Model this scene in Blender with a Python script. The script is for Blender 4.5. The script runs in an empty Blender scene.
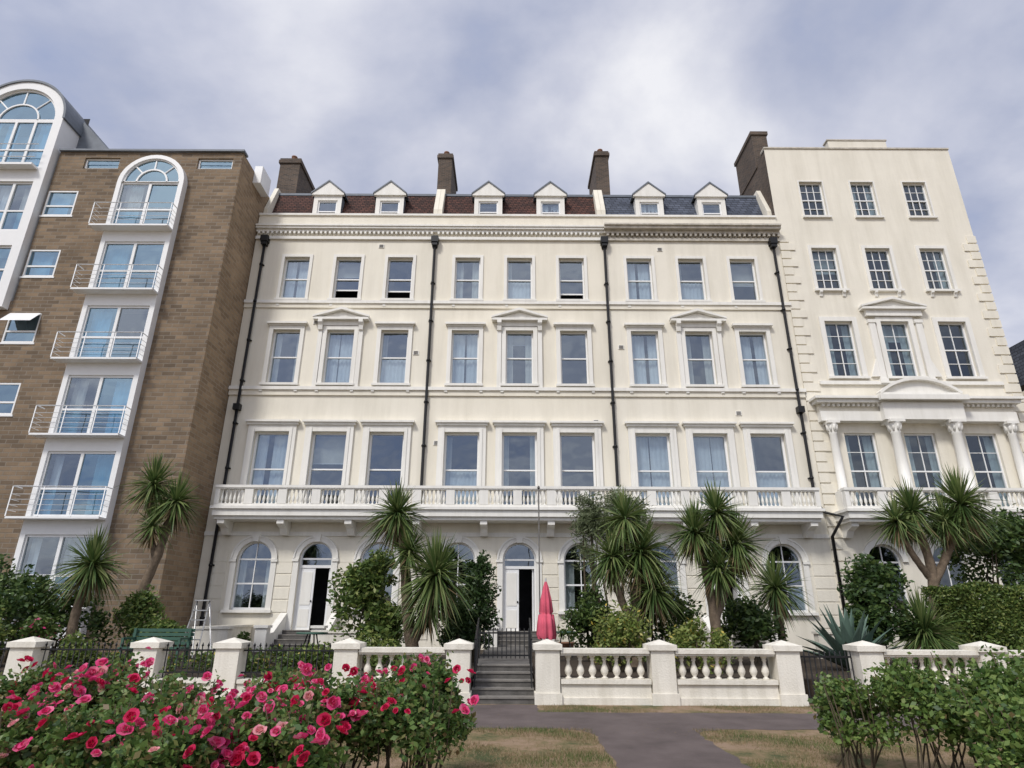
import bpy, math, random
import numpy as np
from mathutils import Vector, Matrix, Euler
random.seed(7); rng=np.random.default_rng(11)
S=bpy.context.scene
col=S.collection

# ------------------------------------------------------------------ materials
def nodes(m):
    m.use_nodes=True; nt=m.node_tree; nt.nodes.clear(); return nt
def mk(name,c,rough=.7,var=.12,scale=3.0,bump=0.0,bscale=40,streak=False,metal=0.0,spec=.3):
    m=bpy.data.materials.new(name); nt=nodes(m); N=nt.nodes.new; L=nt.links.new
    o=N('ShaderNodeOutputMaterial'); p=N('ShaderNodeBsdfPrincipled'); L(p.outputs[0],o.inputs[0])
    tc=N('ShaderNodeTexCoord'); mp=N('ShaderNodeMapping'); L(tc.outputs['Object'],mp.inputs[0])
    if streak: mp.inputs['Scale'].default_value=(1.6,1.6,.16)
    n=N('ShaderNodeTexNoise'); n.inputs['Scale'].default_value=scale; n.inputs['Detail'].default_value=6; n.inputs['Roughness'].default_value=.65
    L(mp.outputs[0],n.inputs['Vector'])
    r=N('ShaderNodeValToRGB'); r.color_ramp.elements[0].position=.3; r.color_ramp.elements[1].position=.58 if streak else .7
    lo=[x*(1-var) for x in c]; hi=[min(.9,x*(1+var*(.15 if streak else .5))) for x in c]
    if streak: lo=[c[0]*(1-var*.95),c[1]*(1-var),c[2]*(1-var*1.15)]
    r.color_ramp.elements[0].color=(*lo,1); r.color_ramp.elements[1].color=(*hi,1)
    L(n.outputs['Fac'],r.inputs[0]); src=r.outputs[0]
    if streak:  # broad weathering blotches over the run-off streaks
        n3=N('ShaderNodeTexNoise'); n3.inputs['Scale'].default_value=.45; n3.inputs['Detail'].default_value=9; n3.inputs['Roughness'].default_value=.7
        L(tc.outputs['Object'],n3.inputs['Vector'])
        mr=N('ShaderNodeMapRange'); mr.inputs[1].default_value=.35; mr.inputs[2].default_value=.6; mr.inputs[3].default_value=1-var*.6; mr.inputs[4].default_value=1.0
        L(n3.outputs['Fac'],mr.inputs[0]); vm=N('ShaderNodeVectorMath'); vm.operation='SCALE'; L(src,vm.inputs[0]); L(mr.outputs[0],vm.inputs['Scale']); src=vm.outputs[0]
    L(src,p.inputs['Base Color'])
    p.inputs['Roughness'].default_value=rough; p.inputs['Metallic'].default_value=metal
    p.inputs['Specular IOR Level'].default_value=spec
    if bump:
        n2=N('ShaderNodeTexNoise'); n2.inputs['Scale'].default_value=bscale; n2.inputs['Detail'].default_value=4
        L(tc.outputs['Object'],n2.inputs['Vector'])
        b=N('ShaderNodeBump'); b.inputs['Strength'].default_value=bump; b.inputs['Distance'].default_value=.02
        L(n2.outputs['Fac'],b.inputs['Height']); L(b.outputs[0],p.inputs['Normal'])
    return m
def brickmat(name,c1,c2,mortar,bw,bh,ms=.012,rough=.85,bump=.5,var=.5):
    m=bpy.data.materials.new(name); nt=nodes(m); N=nt.nodes.new; L=nt.links.new
    o=N('ShaderNodeOutputMaterial'); p=N('ShaderNodeBsdfPrincipled'); L(p.outputs[0],o.inputs[0])
    tc=N('ShaderNodeTexCoord'); sp=N('ShaderNodeSeparateXYZ'); L(tc.outputs['Object'],sp.inputs[0])
    ad=N('ShaderNodeMath'); ad.operation='ADD'; L(sp.outputs[0],ad.inputs[0]); L(sp.outputs[1],ad.inputs[1])
    cb=N('ShaderNodeCombineXYZ'); L(ad.outputs[0],cb.inputs[0]); L(sp.outputs[2],cb.inputs[1])
    br=N('ShaderNodeTexBrick'); L(cb.outputs[0],br.inputs['Vector'])
    br.inputs['Scale'].default_value=1; br.inputs['Brick Width'].default_value=bw; br.inputs['Row Height'].default_value=bh
    br.inputs['Mortar Size'].default_value=ms; br.inputs['Mortar Smooth'].default_value=.2
    br.inputs['Color1'].default_value=(*c1,1); br.inputs['Color2'].default_value=(*c2,1); br.inputs['Mortar'].default_value=(*mortar,1)
    n=N('ShaderNodeTexNoise'); n.inputs['Scale'].default_value=.6; n.inputs['Detail'].default_value=8; n.inputs['Roughness'].default_value=.7
    L(tc.outputs['Object'],n.inputs['Vector'])
    mr=N('ShaderNodeMapRange'); mr.inputs[1].default_value=.3; mr.inputs[2].default_value=.7; mr.inputs[3].default_value=1-var*.6; mr.inputs[4].default_value=1+var*.3
    L(n.outputs['Fac'],mr.inputs[0])
    vm=N('ShaderNodeVectorMath'); vm.operation='SCALE'; L(br.outputs['Color'],vm.inputs[0]); L(mr.outputs[0],vm.inputs['Scale'])
    L(vm.outputs[0],p.inputs['Base Color']); p.inputs['Roughness'].default_value=rough; p.inputs['Specular IOR Level'].default_value=.2
    b=N('ShaderNodeBump'); b.inputs['Strength'].default_value=bump; b.inputs['Distance'].default_value=.02; b.invert=True
    L(br.outputs['Fac'],b.inputs['Height']); L(b.outputs[0],p.inputs['Normal'])
    return m
def leafmat(name,cols,rough=.45,trans=.25):
    m=bpy.data.materials.new(name); nt=nodes(m); N=nt.nodes.new; L=nt.links.new
    o=N('ShaderNodeOutputMaterial'); p=N('ShaderNodeBsdfPrincipled')
    g=N('ShaderNodeNewGeometry'); r=N('ShaderNodeValToRGB')
    el=r.color_ramp.elements
    while len(el)<len(cols): el.new(.5)
    for i,c in enumerate(cols):
        el[i].position=i/(len(cols)-1); el[i].color=(*c,1)
    L(g.outputs['Random Per Island'],r.inputs[0]); L(r.outputs[0],p.inputs['Base Color'])
    p.inputs['Roughness'].default_value=rough; p.inputs['Specular IOR Level'].default_value=.35
    t=N('ShaderNodeBsdfTranslucent'); L(r.outputs[0],t.inputs[0])
    mx=N('ShaderNodeMixShader'); mx.inputs[0].default_value=trans
    L(p.outputs[0],mx.inputs[1]); L(t.outputs[0],mx.inputs[2]); L(mx.outputs[0],o.inputs[0])
    return m
def glassmat(name,fac,tint,refl=(.80,.90,1)):
    m=bpy.data.materials.new(name); nt=nodes(m); N=nt.nodes.new; L=nt.links.new
    o=N('ShaderNodeOutputMaterial'); t=N('ShaderNodeBsdfTransparent'); t.inputs[0].default_value=(*tint,1)
    g=N('ShaderNodeBsdfGlossy'); g.inputs['Roughness'].default_value=.015; g.inputs[0].default_value=(*refl,1)
    mx=N('ShaderNodeMixShader'); mx.inputs[0].default_value=fac
    tc=N('ShaderNodeTexCoord'); n=N('ShaderNodeTexNoise'); n.inputs['Scale'].default_value=1.3; n.inputs['Detail'].default_value=1
    L(tc.outputs['Object'],n.inputs['Vector']); b=N('ShaderNodeBump'); b.inputs['Strength'].default_value=.25; b.inputs['Distance'].default_value=.07
    L(n.outputs['Fac'],b.inputs['Height']); L(b.outputs[0],g.inputs['Normal'])
    L(t.outputs[0],mx.inputs[1]); L(g.outputs[0],mx.inputs[2]); L(mx.outputs[0],o.inputs[0])
    return m

M={}
M['cream']=mk('cream_render',(.79,.745,.635),.75,.085,1.6,.25,25,streak=True)
M['cream2']=mk('cream_render_warm',(.785,.735,.62),.75,.09,1.4,.25,25,streak=True)
M['cream3']=mk('cream_render_pale',(.775,.73,.625),.75,.10,1.5,.25,25,streak=True)
M['trim']=mk('white_trim_paint',(.80,.78,.725),.55,.09,3,streak=True)
M['frame']=mk('window_frame_paint',(.80,.80,.79),.4,.03,5)
M['stonecap']=mk('weathered_cornice',(.55,.51,.44),.8,.35,4,.3)
M['glass']=glassmat('window_glass',.22,(.58,.65,.69))
M['glassd']=glassmat('dark_window_glass',.13,(.5,.6,.66))
M['glass2']=glassmat('bay_glass',.30,(.24,.46,.60),(.62,.84,1))
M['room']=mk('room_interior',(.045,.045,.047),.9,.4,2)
M['curtain']=mk('curtain_cloth',(.66,.63,.57),.9,.1,6)
M['curtain2']=mk('net_curtain',(.78,.79,.80),.9,.08,6)
M['blindm']=mk('roller_blind',(.62,.57,.50),.9,.1,6)
M['iron']=mk('black_iron',(.015,.015,.016),.45,.2,8)
M['tile']=brickmat('clay_tiles',(.13,.06,.045),(.06,.035,.03),(.02,.013,.012),.22,.13,.016,.8,.9)
M['slate']=brickmat('slate_tiles',(.11,.125,.165),(.06,.07,.095),(.03,.033,.04),.3,.16,.014,.6,.8)
M['brick']=brickmat('stock_brick',(.14,.10,.072),(.075,.06,.048),(.15,.13,.115),.23,.075,.01)
M['block']=brickmat('grey_brown_stone_block',(.275,.20,.13),(.15,.112,.078),(.25,.21,.165),.46,.165,.018,.9,.8,var=.5)
M['block2']=brickmat('brown_stone_block',(.35,.25,.155),(.235,.165,.105),(.32,.26,.19),.46,.165,.018,.9,.8,var=.5)
M['lead']=mk('lead_flashing',(.16,.18,.21),.55,.2,3)
M['pot']=mk('terracotta_pot',(.26,.14,.09),.8,.25,6)
M['wallp']=mk('garden_wall_paint',(.77,.73,.64),.75,.17,2.6,.35,30,streak=True)
M['asphalt']=mk('asphalt',(.165,.132,.124),.9,.3,1.4,.9,200)
M['stone']=mk('step_stone',(.13,.122,.112),.85,.4,4,.4)
M['tread']=mk('step_tread',(.21,.195,.175),.85,.3,5,.4)
M['soil']=mk('soil',(.06,.045,.032),.95,.4,3,.6,60)
M['bark']=mk('palm_bark',(.20,.15,.105),.95,.45,9,.9,50)
M['stem']=mk('shrub_stem',(.09,.07,.045),.9,.3,9)
M['pink']=mk('umbrella_cloth',(.68,.12,.18),.8,.18,5)
M['alu']=mk('ladder_metal',(.5,.5,.5),.4,.1,5,metal=.6)
M['greenp']=mk('green_paint',(.05,.11,.08),.5,.2,5)

def groundmat():
    m=bpy.data.materials.new('dry_lawn'); nt=nodes(m); N=nt.nodes.new; L=nt.links.new
    o=N('ShaderNodeOutputMaterial'); p=N('ShaderNodeBsdfPrincipled'); L(p.outputs[0],o.inputs[0])
    tc=N('ShaderNodeTexCoord')
    n=N('ShaderNodeTexNoise'); n.inputs['Scale'].default_value=1.0; n.inputs['Detail'].default_value=10; n.inputs['Roughness'].default_value=.78
    L(tc.outputs['Object'],n.inputs['Vector'])
    r=N('ShaderNodeValToRGB'); e=r.color_ramp.elements
    e[0].position=.40; e[0].color=(.065,.08,.024,1); e[1].position=.58; e[1].color=(.31,.215,.14,1)
    x=e.new(.46); x.color=(.17,.14,.06,1); x=e.new(.52); x.color=(.25,.175,.095,1)
    L(n.outputs['Fac'],r.inputs[0]); L(r.outputs[0],p.inputs['Base Color']); p.inputs['Roughness'].default_value=.95
    n2=N('ShaderNodeTexNoise'); n2.inputs['Scale'].default_value=70; n2.inputs['Detail'].default_value=5; L(tc.outputs['Object'],n2.inputs['Vector'])
    b=N('ShaderNodeBump'); b.inputs['Strength'].default_value=.9; b.inputs['Distance'].default_value=.03
    L(n2.outputs['Fac'],b.inputs['Height']); L(b.outputs[0],p.inputs['Normal'])
    return m
M['lawn']=groundmat()
M['blade']=leafmat('dry_grass_blades',[(.15,.12,.05),(.24,.18,.09),(.33,.24,.14),(.38,.28,.18)],.7,.2)
M['bladeg']=leafmat('green_grass_blades',[(.05,.09,.02),(.08,.13,.03),(.13,.17,.05),(.2,.19,.08)],.7,.2)
M['rleaf']=leafmat('rose_leaves',[(.04,.085,.025),(.075,.145,.035),(.12,.20,.05),(.17,.25,.07),(.19,.13,.06)],.45,.35)
M['rleaf2']=leafmat('rose_leaves_young',[(.06,.11,.03),(.11,.18,.04),(.16,.24,.06),(.22,.29,.08)],.45,.35)
M['rpink']=leafmat('pink_rose_petals',[(.66,.035,.17),(.76,.06,.23),(.80,.12,.30),(.82,.26,.38)],.6,.35)
M['rred']=leafmat('red_rose_petals',[(.46,.008,.05),(.60,.015,.09),(.68,.025,.13),(.55,.012,.06)],.6,.35)
M['rpale']=leafmat('pale_rose_petals',[(.75,.35,.38),(.8,.45,.42),(.82,.3,.38)],.6,.35)
M['dkleaf']=leafmat('dark_shrub_leaves',[(.024,.05,.016),(.042,.08,.024),(.07,.12,.035)],.45,.25)
M['midleaf']=leafmat('shrub_leaves',[(.05,.09,.02),(.09,.145,.035),(.145,.20,.055)],.45,.3)
M['ltleaf']=leafmat('light_shrub_leaves',[(.10,.155,.035),(.18,.235,.055),(.28,.30,.09)],.5,.3)
M['greyleaf']=leafmat('olive_grey_leaves',[(.08,.11,.05),(.15,.18,.09),(.22,.25,.14)],.5,.3)
M['cord']=leafmat('cordyline_leaves',[(.045,.085,.025),(.09,.145,.042),(.155,.21,.065),(.22,.25,.10)],.4,.25)
M['corddead']=leafmat('dead_leaves',[(.14,.10,.05),(.24,.17,.09),(.17,.16,.07)],.8,.1)
M['agave']=leafmat('agave_leaves',[(.07,.12,.09),(.13,.19,.15)],.5,.05)
M['yflower']=leafmat('yellow_flowers',[(.55,.4,.05),(.5,.45,.15)],.6,.3)

# ------------------------------------------------------------------ builder
class B:
    def __init__(s): s.v=[]; s.f=[]; s.m=[]; s.mats=[]; s.sm=[]
    def mi(s,k):
        if k not in s.mats: s.mats.append(k)
        return s.mats.index(k)
    def add(s,vs,fs,k,smooth=False):
        o=len(s.v); s.v+= [tuple(v) for v in vs]; i=s.mi(k)
        for f in fs: s.f.append(tuple(a+o for a in f)); s.m.append(i); s.sm.append(smooth)
    def box(s,x0,x1,y0,y1,z0,z1,k):
        s.add([(x0,y0,z0),(x1,y0,z0),(x1,y1,z0),(x0,y1,z0),(x0,y0,z1),(x1,y0,z1),(x1,y1,z1),(x0,y1,z1)],
              [(0,3,2,1),(4,5,6,7),(0,1,5,4),(1,2,6,5),(2,3,7,6),(3,0,4,7)],k)
    def prism(s,pts,y0,y1,k):
        n=len(pts); vs=[(p[0],y0,p[1]) for p in pts]+[(p[0],y1,p[1]) for p in pts]
        fs=[tuple(range(n)),tuple(range(2*n-1,n-1,-1))]+[(i,i+n,(i+1)%n+n,(i+1)%n) for i in range(n)]
        s.add(vs,fs,k)
    def prismx(s,pts,x0,x1,k):
        n=len(pts); vs=[(x0,p[0],p[1]) for p in pts]+[(x1,p[0],p[1]) for p in pts]
        fs=[tuple(range(n)),tuple(range(2*n-1,n-1,-1))]+[(i,i+n,(i+1)%n+n,(i+1)%n) for i in range(n)]
        s.add(vs,fs,k)
    def ring(s,cx,cz,r0,r1,y0,y1,k,a0=0,a1=math.pi,n=16):
        vs=[];fs=[]
        for i in range(n+1):
            a=a0+(a1-a0)*i/n; c,d=math.cos(a),math.sin(a)
            vs+=[(cx+r0*c,y0,cz+r0*d),(cx+r1*c,y0,cz+r1*d),(cx+r1*c,y1,cz+r1*d),(cx+r0*c,y1,cz+r0*d)]
        for i in range(n):
            o=4*i
            for j in range(4): fs.append((o+j,o+(j+1)%4,o+4+(j+1)%4,o+4+j))
        fs+=[(0,1,2,3),(4*n,4*n+3,4*n+2,4*n+1)]
        s.add(vs,fs,k)
    def lathe(s,cx,cy,prof,k,n=10,smooth=True):
        vs=[];fs=[]
        for z,r in prof:
            for j in range(n):
                a=2*math.pi*j/n; vs.append((cx+r*math.cos(a),cy+r*math.sin(a),z))
        m=len(prof)
        for i in range(m-1):
            for j in range(n): fs.append((i*n+j,i*n+(j+1)%n,(i+1)*n+(j+1)%n,(i+1)*n+j))
        fs.append(tuple(range(n-1,-1,-1))); fs.append(tuple((m-1)*n+j for j in range(n)))
        s.add(vs,fs,k,smooth)
    def tube(s,pts,rs,k,n=8):
        pts=[Vector(p) for p in pts]
        if not hasattr(rs,'__len__'): rs=[rs]*len(pts)
        vs=[];fs=[]
        for i,p in enumerate(pts):
            t=(pts[min(i+1,len(pts)-1)]-pts[max(i-1,0)]).normalized()
            u=t.cross(Vector((0,1,0.03)));
            if u.length<.01: u=t.cross(Vector((1,0,0)))
            u.normalize(); w=t.cross(u)
            for j in range(n):
                a=2*math.pi*j/n; vs.append(tuple(p+(u*math.cos(a)+w*math.sin(a))*rs[i]))
        for i in range(len(pts)-1):
            for j in range(n): fs.append((i*n+j,i*n+(j+1)%n,(i+1)*n+(j+1)%n,(i+1)*n+j))
        fs.append(tuple(range(n))); fs.append(tuple((len(pts)-1)*n+j for j in range(n)))
        s.add(vs,fs,k,True)
    def build(s,name,parent=None):
        me=bpy.data.meshes.new(name); me.from_pydata(s.v,[],s.f)
        for k in s.mats: me.materials.append(M[k])
        me.polygons.foreach_set('material_index',s.m); me.polygons.foreach_set('use_smooth',s.sm)
        me.update(); o=bpy.data.objects.new(name,me); col.objects.link(o)
        if parent: o.parent=parent
        return o
def empty(name):
    e=bpy.data.objects.new(name,None); col.objects.link(e); e.empty_display_size=.5; return e
def npmesh(name,vs,fs,mats,mi,parent=None,smooth=False):
    me=bpy.data.meshes.new(name); nv=len(vs); nf=len(fs); k=fs.shape[1]
    me.vertices.add(nv); me.vertices.foreach_set('co',np.asarray(vs,dtype=np.float32).ravel())
    me.loops.add(nf*k); me.loops.foreach_set('vertex_index',fs.astype(np.int32).ravel())
    me.polygons.add(nf); me.polygons.foreach_set('loop_start',np.arange(0,nf*k,k,dtype=np.int32))
    me.polygons.foreach_set('loop_total',np.full(nf,k,dtype=np.int32))
    for m in mats: me.materials.append(M[m])
    me.polygons.foreach_set('material_index',np.asarray(mi,dtype=np.int32))
    me.update(calc_edges=True); me.validate()
    o=bpy.data.objects.new(name,me); col.objects.link(o)
    if parent: o.parent=parent
    return o

# ------------------------------------------------------------------ facade pieces
def wall(b,x0,x1,z0,z1,y,ops,k,depth=.22):
    xs=sorted({x0,x1}|{c-w/2 for c,w,*_ in ops}|{c+w/2 for c,w,*_ in ops})
    zs=sorted({z0,z1}|{o[2] for o in ops}|{o[3] for o in ops})
    for i in range(len(xs)-1):
        for j in range(len(zs)-1):
            mx=(xs[i]+xs[i+1])/2; mz=(zs[j]+zs[j+1])/2
            if any(abs(mx-o[0])<o[1]/2 and o[2]<mz<o[3] for o in ops): continue
            b.add([(xs[i],y,zs[j]),(xs[i+1],y,zs[j]),(xs[i+1],y,zs[j+1]),(xs[i],y,zs[j+1])],[(0,1,2,3)],k)
    for o in ops:
        c,w,a,t=o[:4]; arch=len(o)>4 and o[4]; l,r=c-w/2,c+w/2; Y=y+depth
        zt=t-w/2 if arch else t
        b.add([(l,y,a),(l,Y,a),(l,Y,zt),(l,y,zt)],[(0,1,2,3)],k)
        b.add([(r,y,a),(r,Y,a),(r,Y,zt),(r,y,zt)],[(0,1,2,3)],k)
        b.add([(l,y,a),(r,y,a),(r,Y,a),(l,Y,a)],[(0,1,2,3)],k)
        if not arch: b.add([(l,y,t),(r,y,t),(r,Y,t),(l,Y,t)],[(0,1,2,3)],k)
        else:
            n=18; R=w/2
            for i in range(n):
                a0=math.pi*i/n; a1=math.pi*(i+1)/n
                p=(c+R*math.cos(a0),zt+R*math.sin(a0)); q=(c+R*math.cos(a1),zt+R*math.sin(a1))
                b.add([(p[0],y,p[1]),(p[0],y,t),(q[0],y,t),(q[0],y,q[1])],[(0,1,2,3)],k)
                b.add([(p[0],y,p[1]),(q[0],y,q[1]),(q[0],Y,q[1]),(p[0],Y,p[1])],[(0,1,2,3)],k)
def pane(b,x0,x1,z0,z1,y,k='glass'):
    t=random.uniform(-.008,.008)*(z1-z0); u=random.uniform(-.008,.008)*(x1-x0)
    b.add([(x0,y-t-u,z0),(x1,y-t+u,z0),(x1,y+t+u,z1),(x0,y+t-u,z1)],[(0,1,2,3)],k)
def drape(b,x0,x1,z0,z1,y,k):
    n=max(4,int((x1-x0)/.05)); vs=[];ph=random.random()*6
    for i in range(n+1):
        x=x0+(x1-x0)*i/n; yy=y+.03*math.sin(i*1.9+ph)+.01*math.sin(i*.7)
        vs+=[(x,yy,z0),(x,yy,z1)]
    b.add(vs,[(2*i,2*i+2,2*i+3,2*i+1) for i in range(n)],k,True)
def window(F,G,C,cx,w,zb,zt,y,arch=False,cols=1,rows=2,cur=None,fw=.065,fk='frame',gk='glass',opened=0):
    l,r=cx-w/2,cx+w/2; R=w/2; top=zt-R if arch else zt
    F.box(l,l+fw,y,y+.1,zb,top,fk); F.box(r-fw,r,y,y+.1,zb,top,fk)
    F.box(l+fw,r-fw,y,y+.1,zb,zb+fw*1.2,fk)
    if arch: F.ring(cx,top,R-fw,R,y,y+.1,fk); F.box(l+fw,r-fw,y+.005,y+.09,top-.03,top+.03,fk)
    else: F.box(l+fw,r-fw,y,y+.1,zt-fw,zt,fk)
    a,bz=zb+fw*1.2,(top-.03 if arch else zt-fw)
    mid=a+(bz-a)*.5
    if rows==2:
        F.box(l+fw,r-fw,y+.01,y+.085,mid-.028,mid+.028,fk)
    cw=(w-2*fw)/cols
    for i in range(1,cols):
        x=l+fw+cw*i
        F.box(x-.017,x+.017,y+.02,y+.06,a,mid-.028,fk); F.box(x-.017,x+.017,y+.02,y+.06,mid+.028,bz,fk)
    if opened:
        z0=a+(mid-a)*opened
        F.box(l+fw,r-fw,y+.06,y+.1,z0,z0+.06,fk)
        pane(G,l+fw,r-fw,z0,mid,y+.08,gk)
    else: pane(G,l+fw,r-fw,a,mid,y+.07,gk)
    pane(G,l+fw,r-fw,mid,bz,y+.045,gk)
    if arch:
        n=14; vs=[(cx,y+.05,top)]+[(cx+(R-fw*.5)*math.cos(math.pi*i/n),y+.05,top+(R-fw*.5)*math.sin(math.pi*i/n)) for i in range(n+1)]
        G.add(vs,[(0,i+1,i+2) for i in range(n)],gk)
        if cols>1:
            F.box(cx-.017,cx+.017,y+.02,y+.06,top+.03,top+R-fw*.6,fk)
    cy=y+.2; h=bz-a
    if cur is None: cur=random.choice(['net','sides','blind','net','sides','none','blindsides','nethalf'])
    if cur=='net':
        g=random.uniform(0,.16)*w; mid_=cx+random.uniform(-.1,.1)*w
        drape(C,l+.02,mid_-g/2,a,bz,cy,'curtain2'); drape(C,mid_+g/2,r-.02,a,bz,cy+.01,'curtain2')
    if cur=='nethalf': drape(C,l+.02,r-.02,a,a+h*.5,cy,'curtain2'); drape(C,l+.02,l+w*.2,a+h*.5,bz,cy+.08,'curtain')
    if cur in('sides','blindsides'):
        q=random.uniform(.2,.36); drape(C,l+.01,l+w*q,a,bz,cy,'curtain'); drape(C,r-w*random.uniform(.18,.34),r-.01,a,bz,cy,'curtain')
    if cur in('blind','blindsides'):
        z=bz-h*random.uniform(.15,.55); C.add([(l,cy+.08,z),(r,cy+.08,z),(r,cy+.08,bz),(l,cy+.08,bz)],[(0,1,2,3)],'blindm')
        C.box(l,r,cy+.07,cy+.1,z-.03,z,'frame')
def surround(T,cx,w,zb,zt,y,k='trim',sw=.16,pr=.06,sill=True,head=False):
    l,r=cx-w/2,cx+w/2
    T.box(l-sw,l,y-pr,y+.003,zb,zt,k); T.box(r,r+sw,y-pr,y+.003,zb,zt,k)
    T.box(l-sw,r+sw,y-pr,y+.003,zt,zt+sw,k)
    if head:
        T.box(l-sw-.04,r+sw+.04,y-pr-.05,y+.003,zt+sw,zt+sw+.06,k)
        T.box(l-sw-.1,r+sw+.1,y-pr-.14,y+.003,zt+sw+.06,zt+sw+.15,k)
    if sill: T.box(l-sw-.04,r+sw+.04,y-pr-.08,y+.05,zb-.1,zb,k)
def bracket(T,cx,y,z0,z1,d,w=.14,k='trim'):
    T.prismx([(y,z0),(y-d*.35,z0),(y-d*.55,z0+(z1-z0)*.45),(y-d,z0+(z1-z0)*.7),(y-d,z1),(y,z1)],cx-w/2,cx+w/2,k)
def pediment(T,cx,w,z,y,h=.45,k='trim',seg=False):
    T.box(cx-w/2,cx+w/2,y-.28,y+.003,z,z+.1,k)
    if not seg:
        T.prism([(cx-w/2+.1,z+.1),(cx+w/2-.1,z+.1),(cx,z+h-.06)],y-.12,y+.003,k)
        for sgn in(-1,1):
            p=[(cx+sgn*(w/2+.02),z+.1),(cx+sgn*(w/2+.02),z+.18),(cx,z+h+.08),(cx,z+h-.04)]
            T.prism(p,y-.3,y+.003,k)
    else:
        R=(w*w/4+h*h)/(2*h); cz=z+.1+h-R; a=math.asin(min(1,w/2/R)); n=12
        pts=[(cx+(R-.08)*math.sin(-a+2*a*i/n),cz+(R-.08)*math.cos(-a+2*a*i/n)) for i in range(n+1)]
        T.prism(pts,y-.12,y+.003,k)
        T.ring(cx,cz,R-.08,R+.03,y-.3,y+.003,k,math.pi/2-a,math.pi/2+a,n)
BAL=[(0,.8),(.06,.8),(.07,.5),(.12,.42),(.22,.8),(.34,1.0),(.46,.82),(.62,.45),(.74,.36),(.8,.55),(.84,.55),(.86,.42),(.93,.8),(1,.8)]
def balusters(T,x0,x1,y,z0,z1,pitch,r,k):
    n=max(1,round((x1-x0)/pitch)); p=(x1-x0)/n
    for i in range(n):
        T.lathe(x0+p*(i+.5),y,[(z0+(z1-z0)*t,r*q) for t,q in BAL],k,8)

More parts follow.
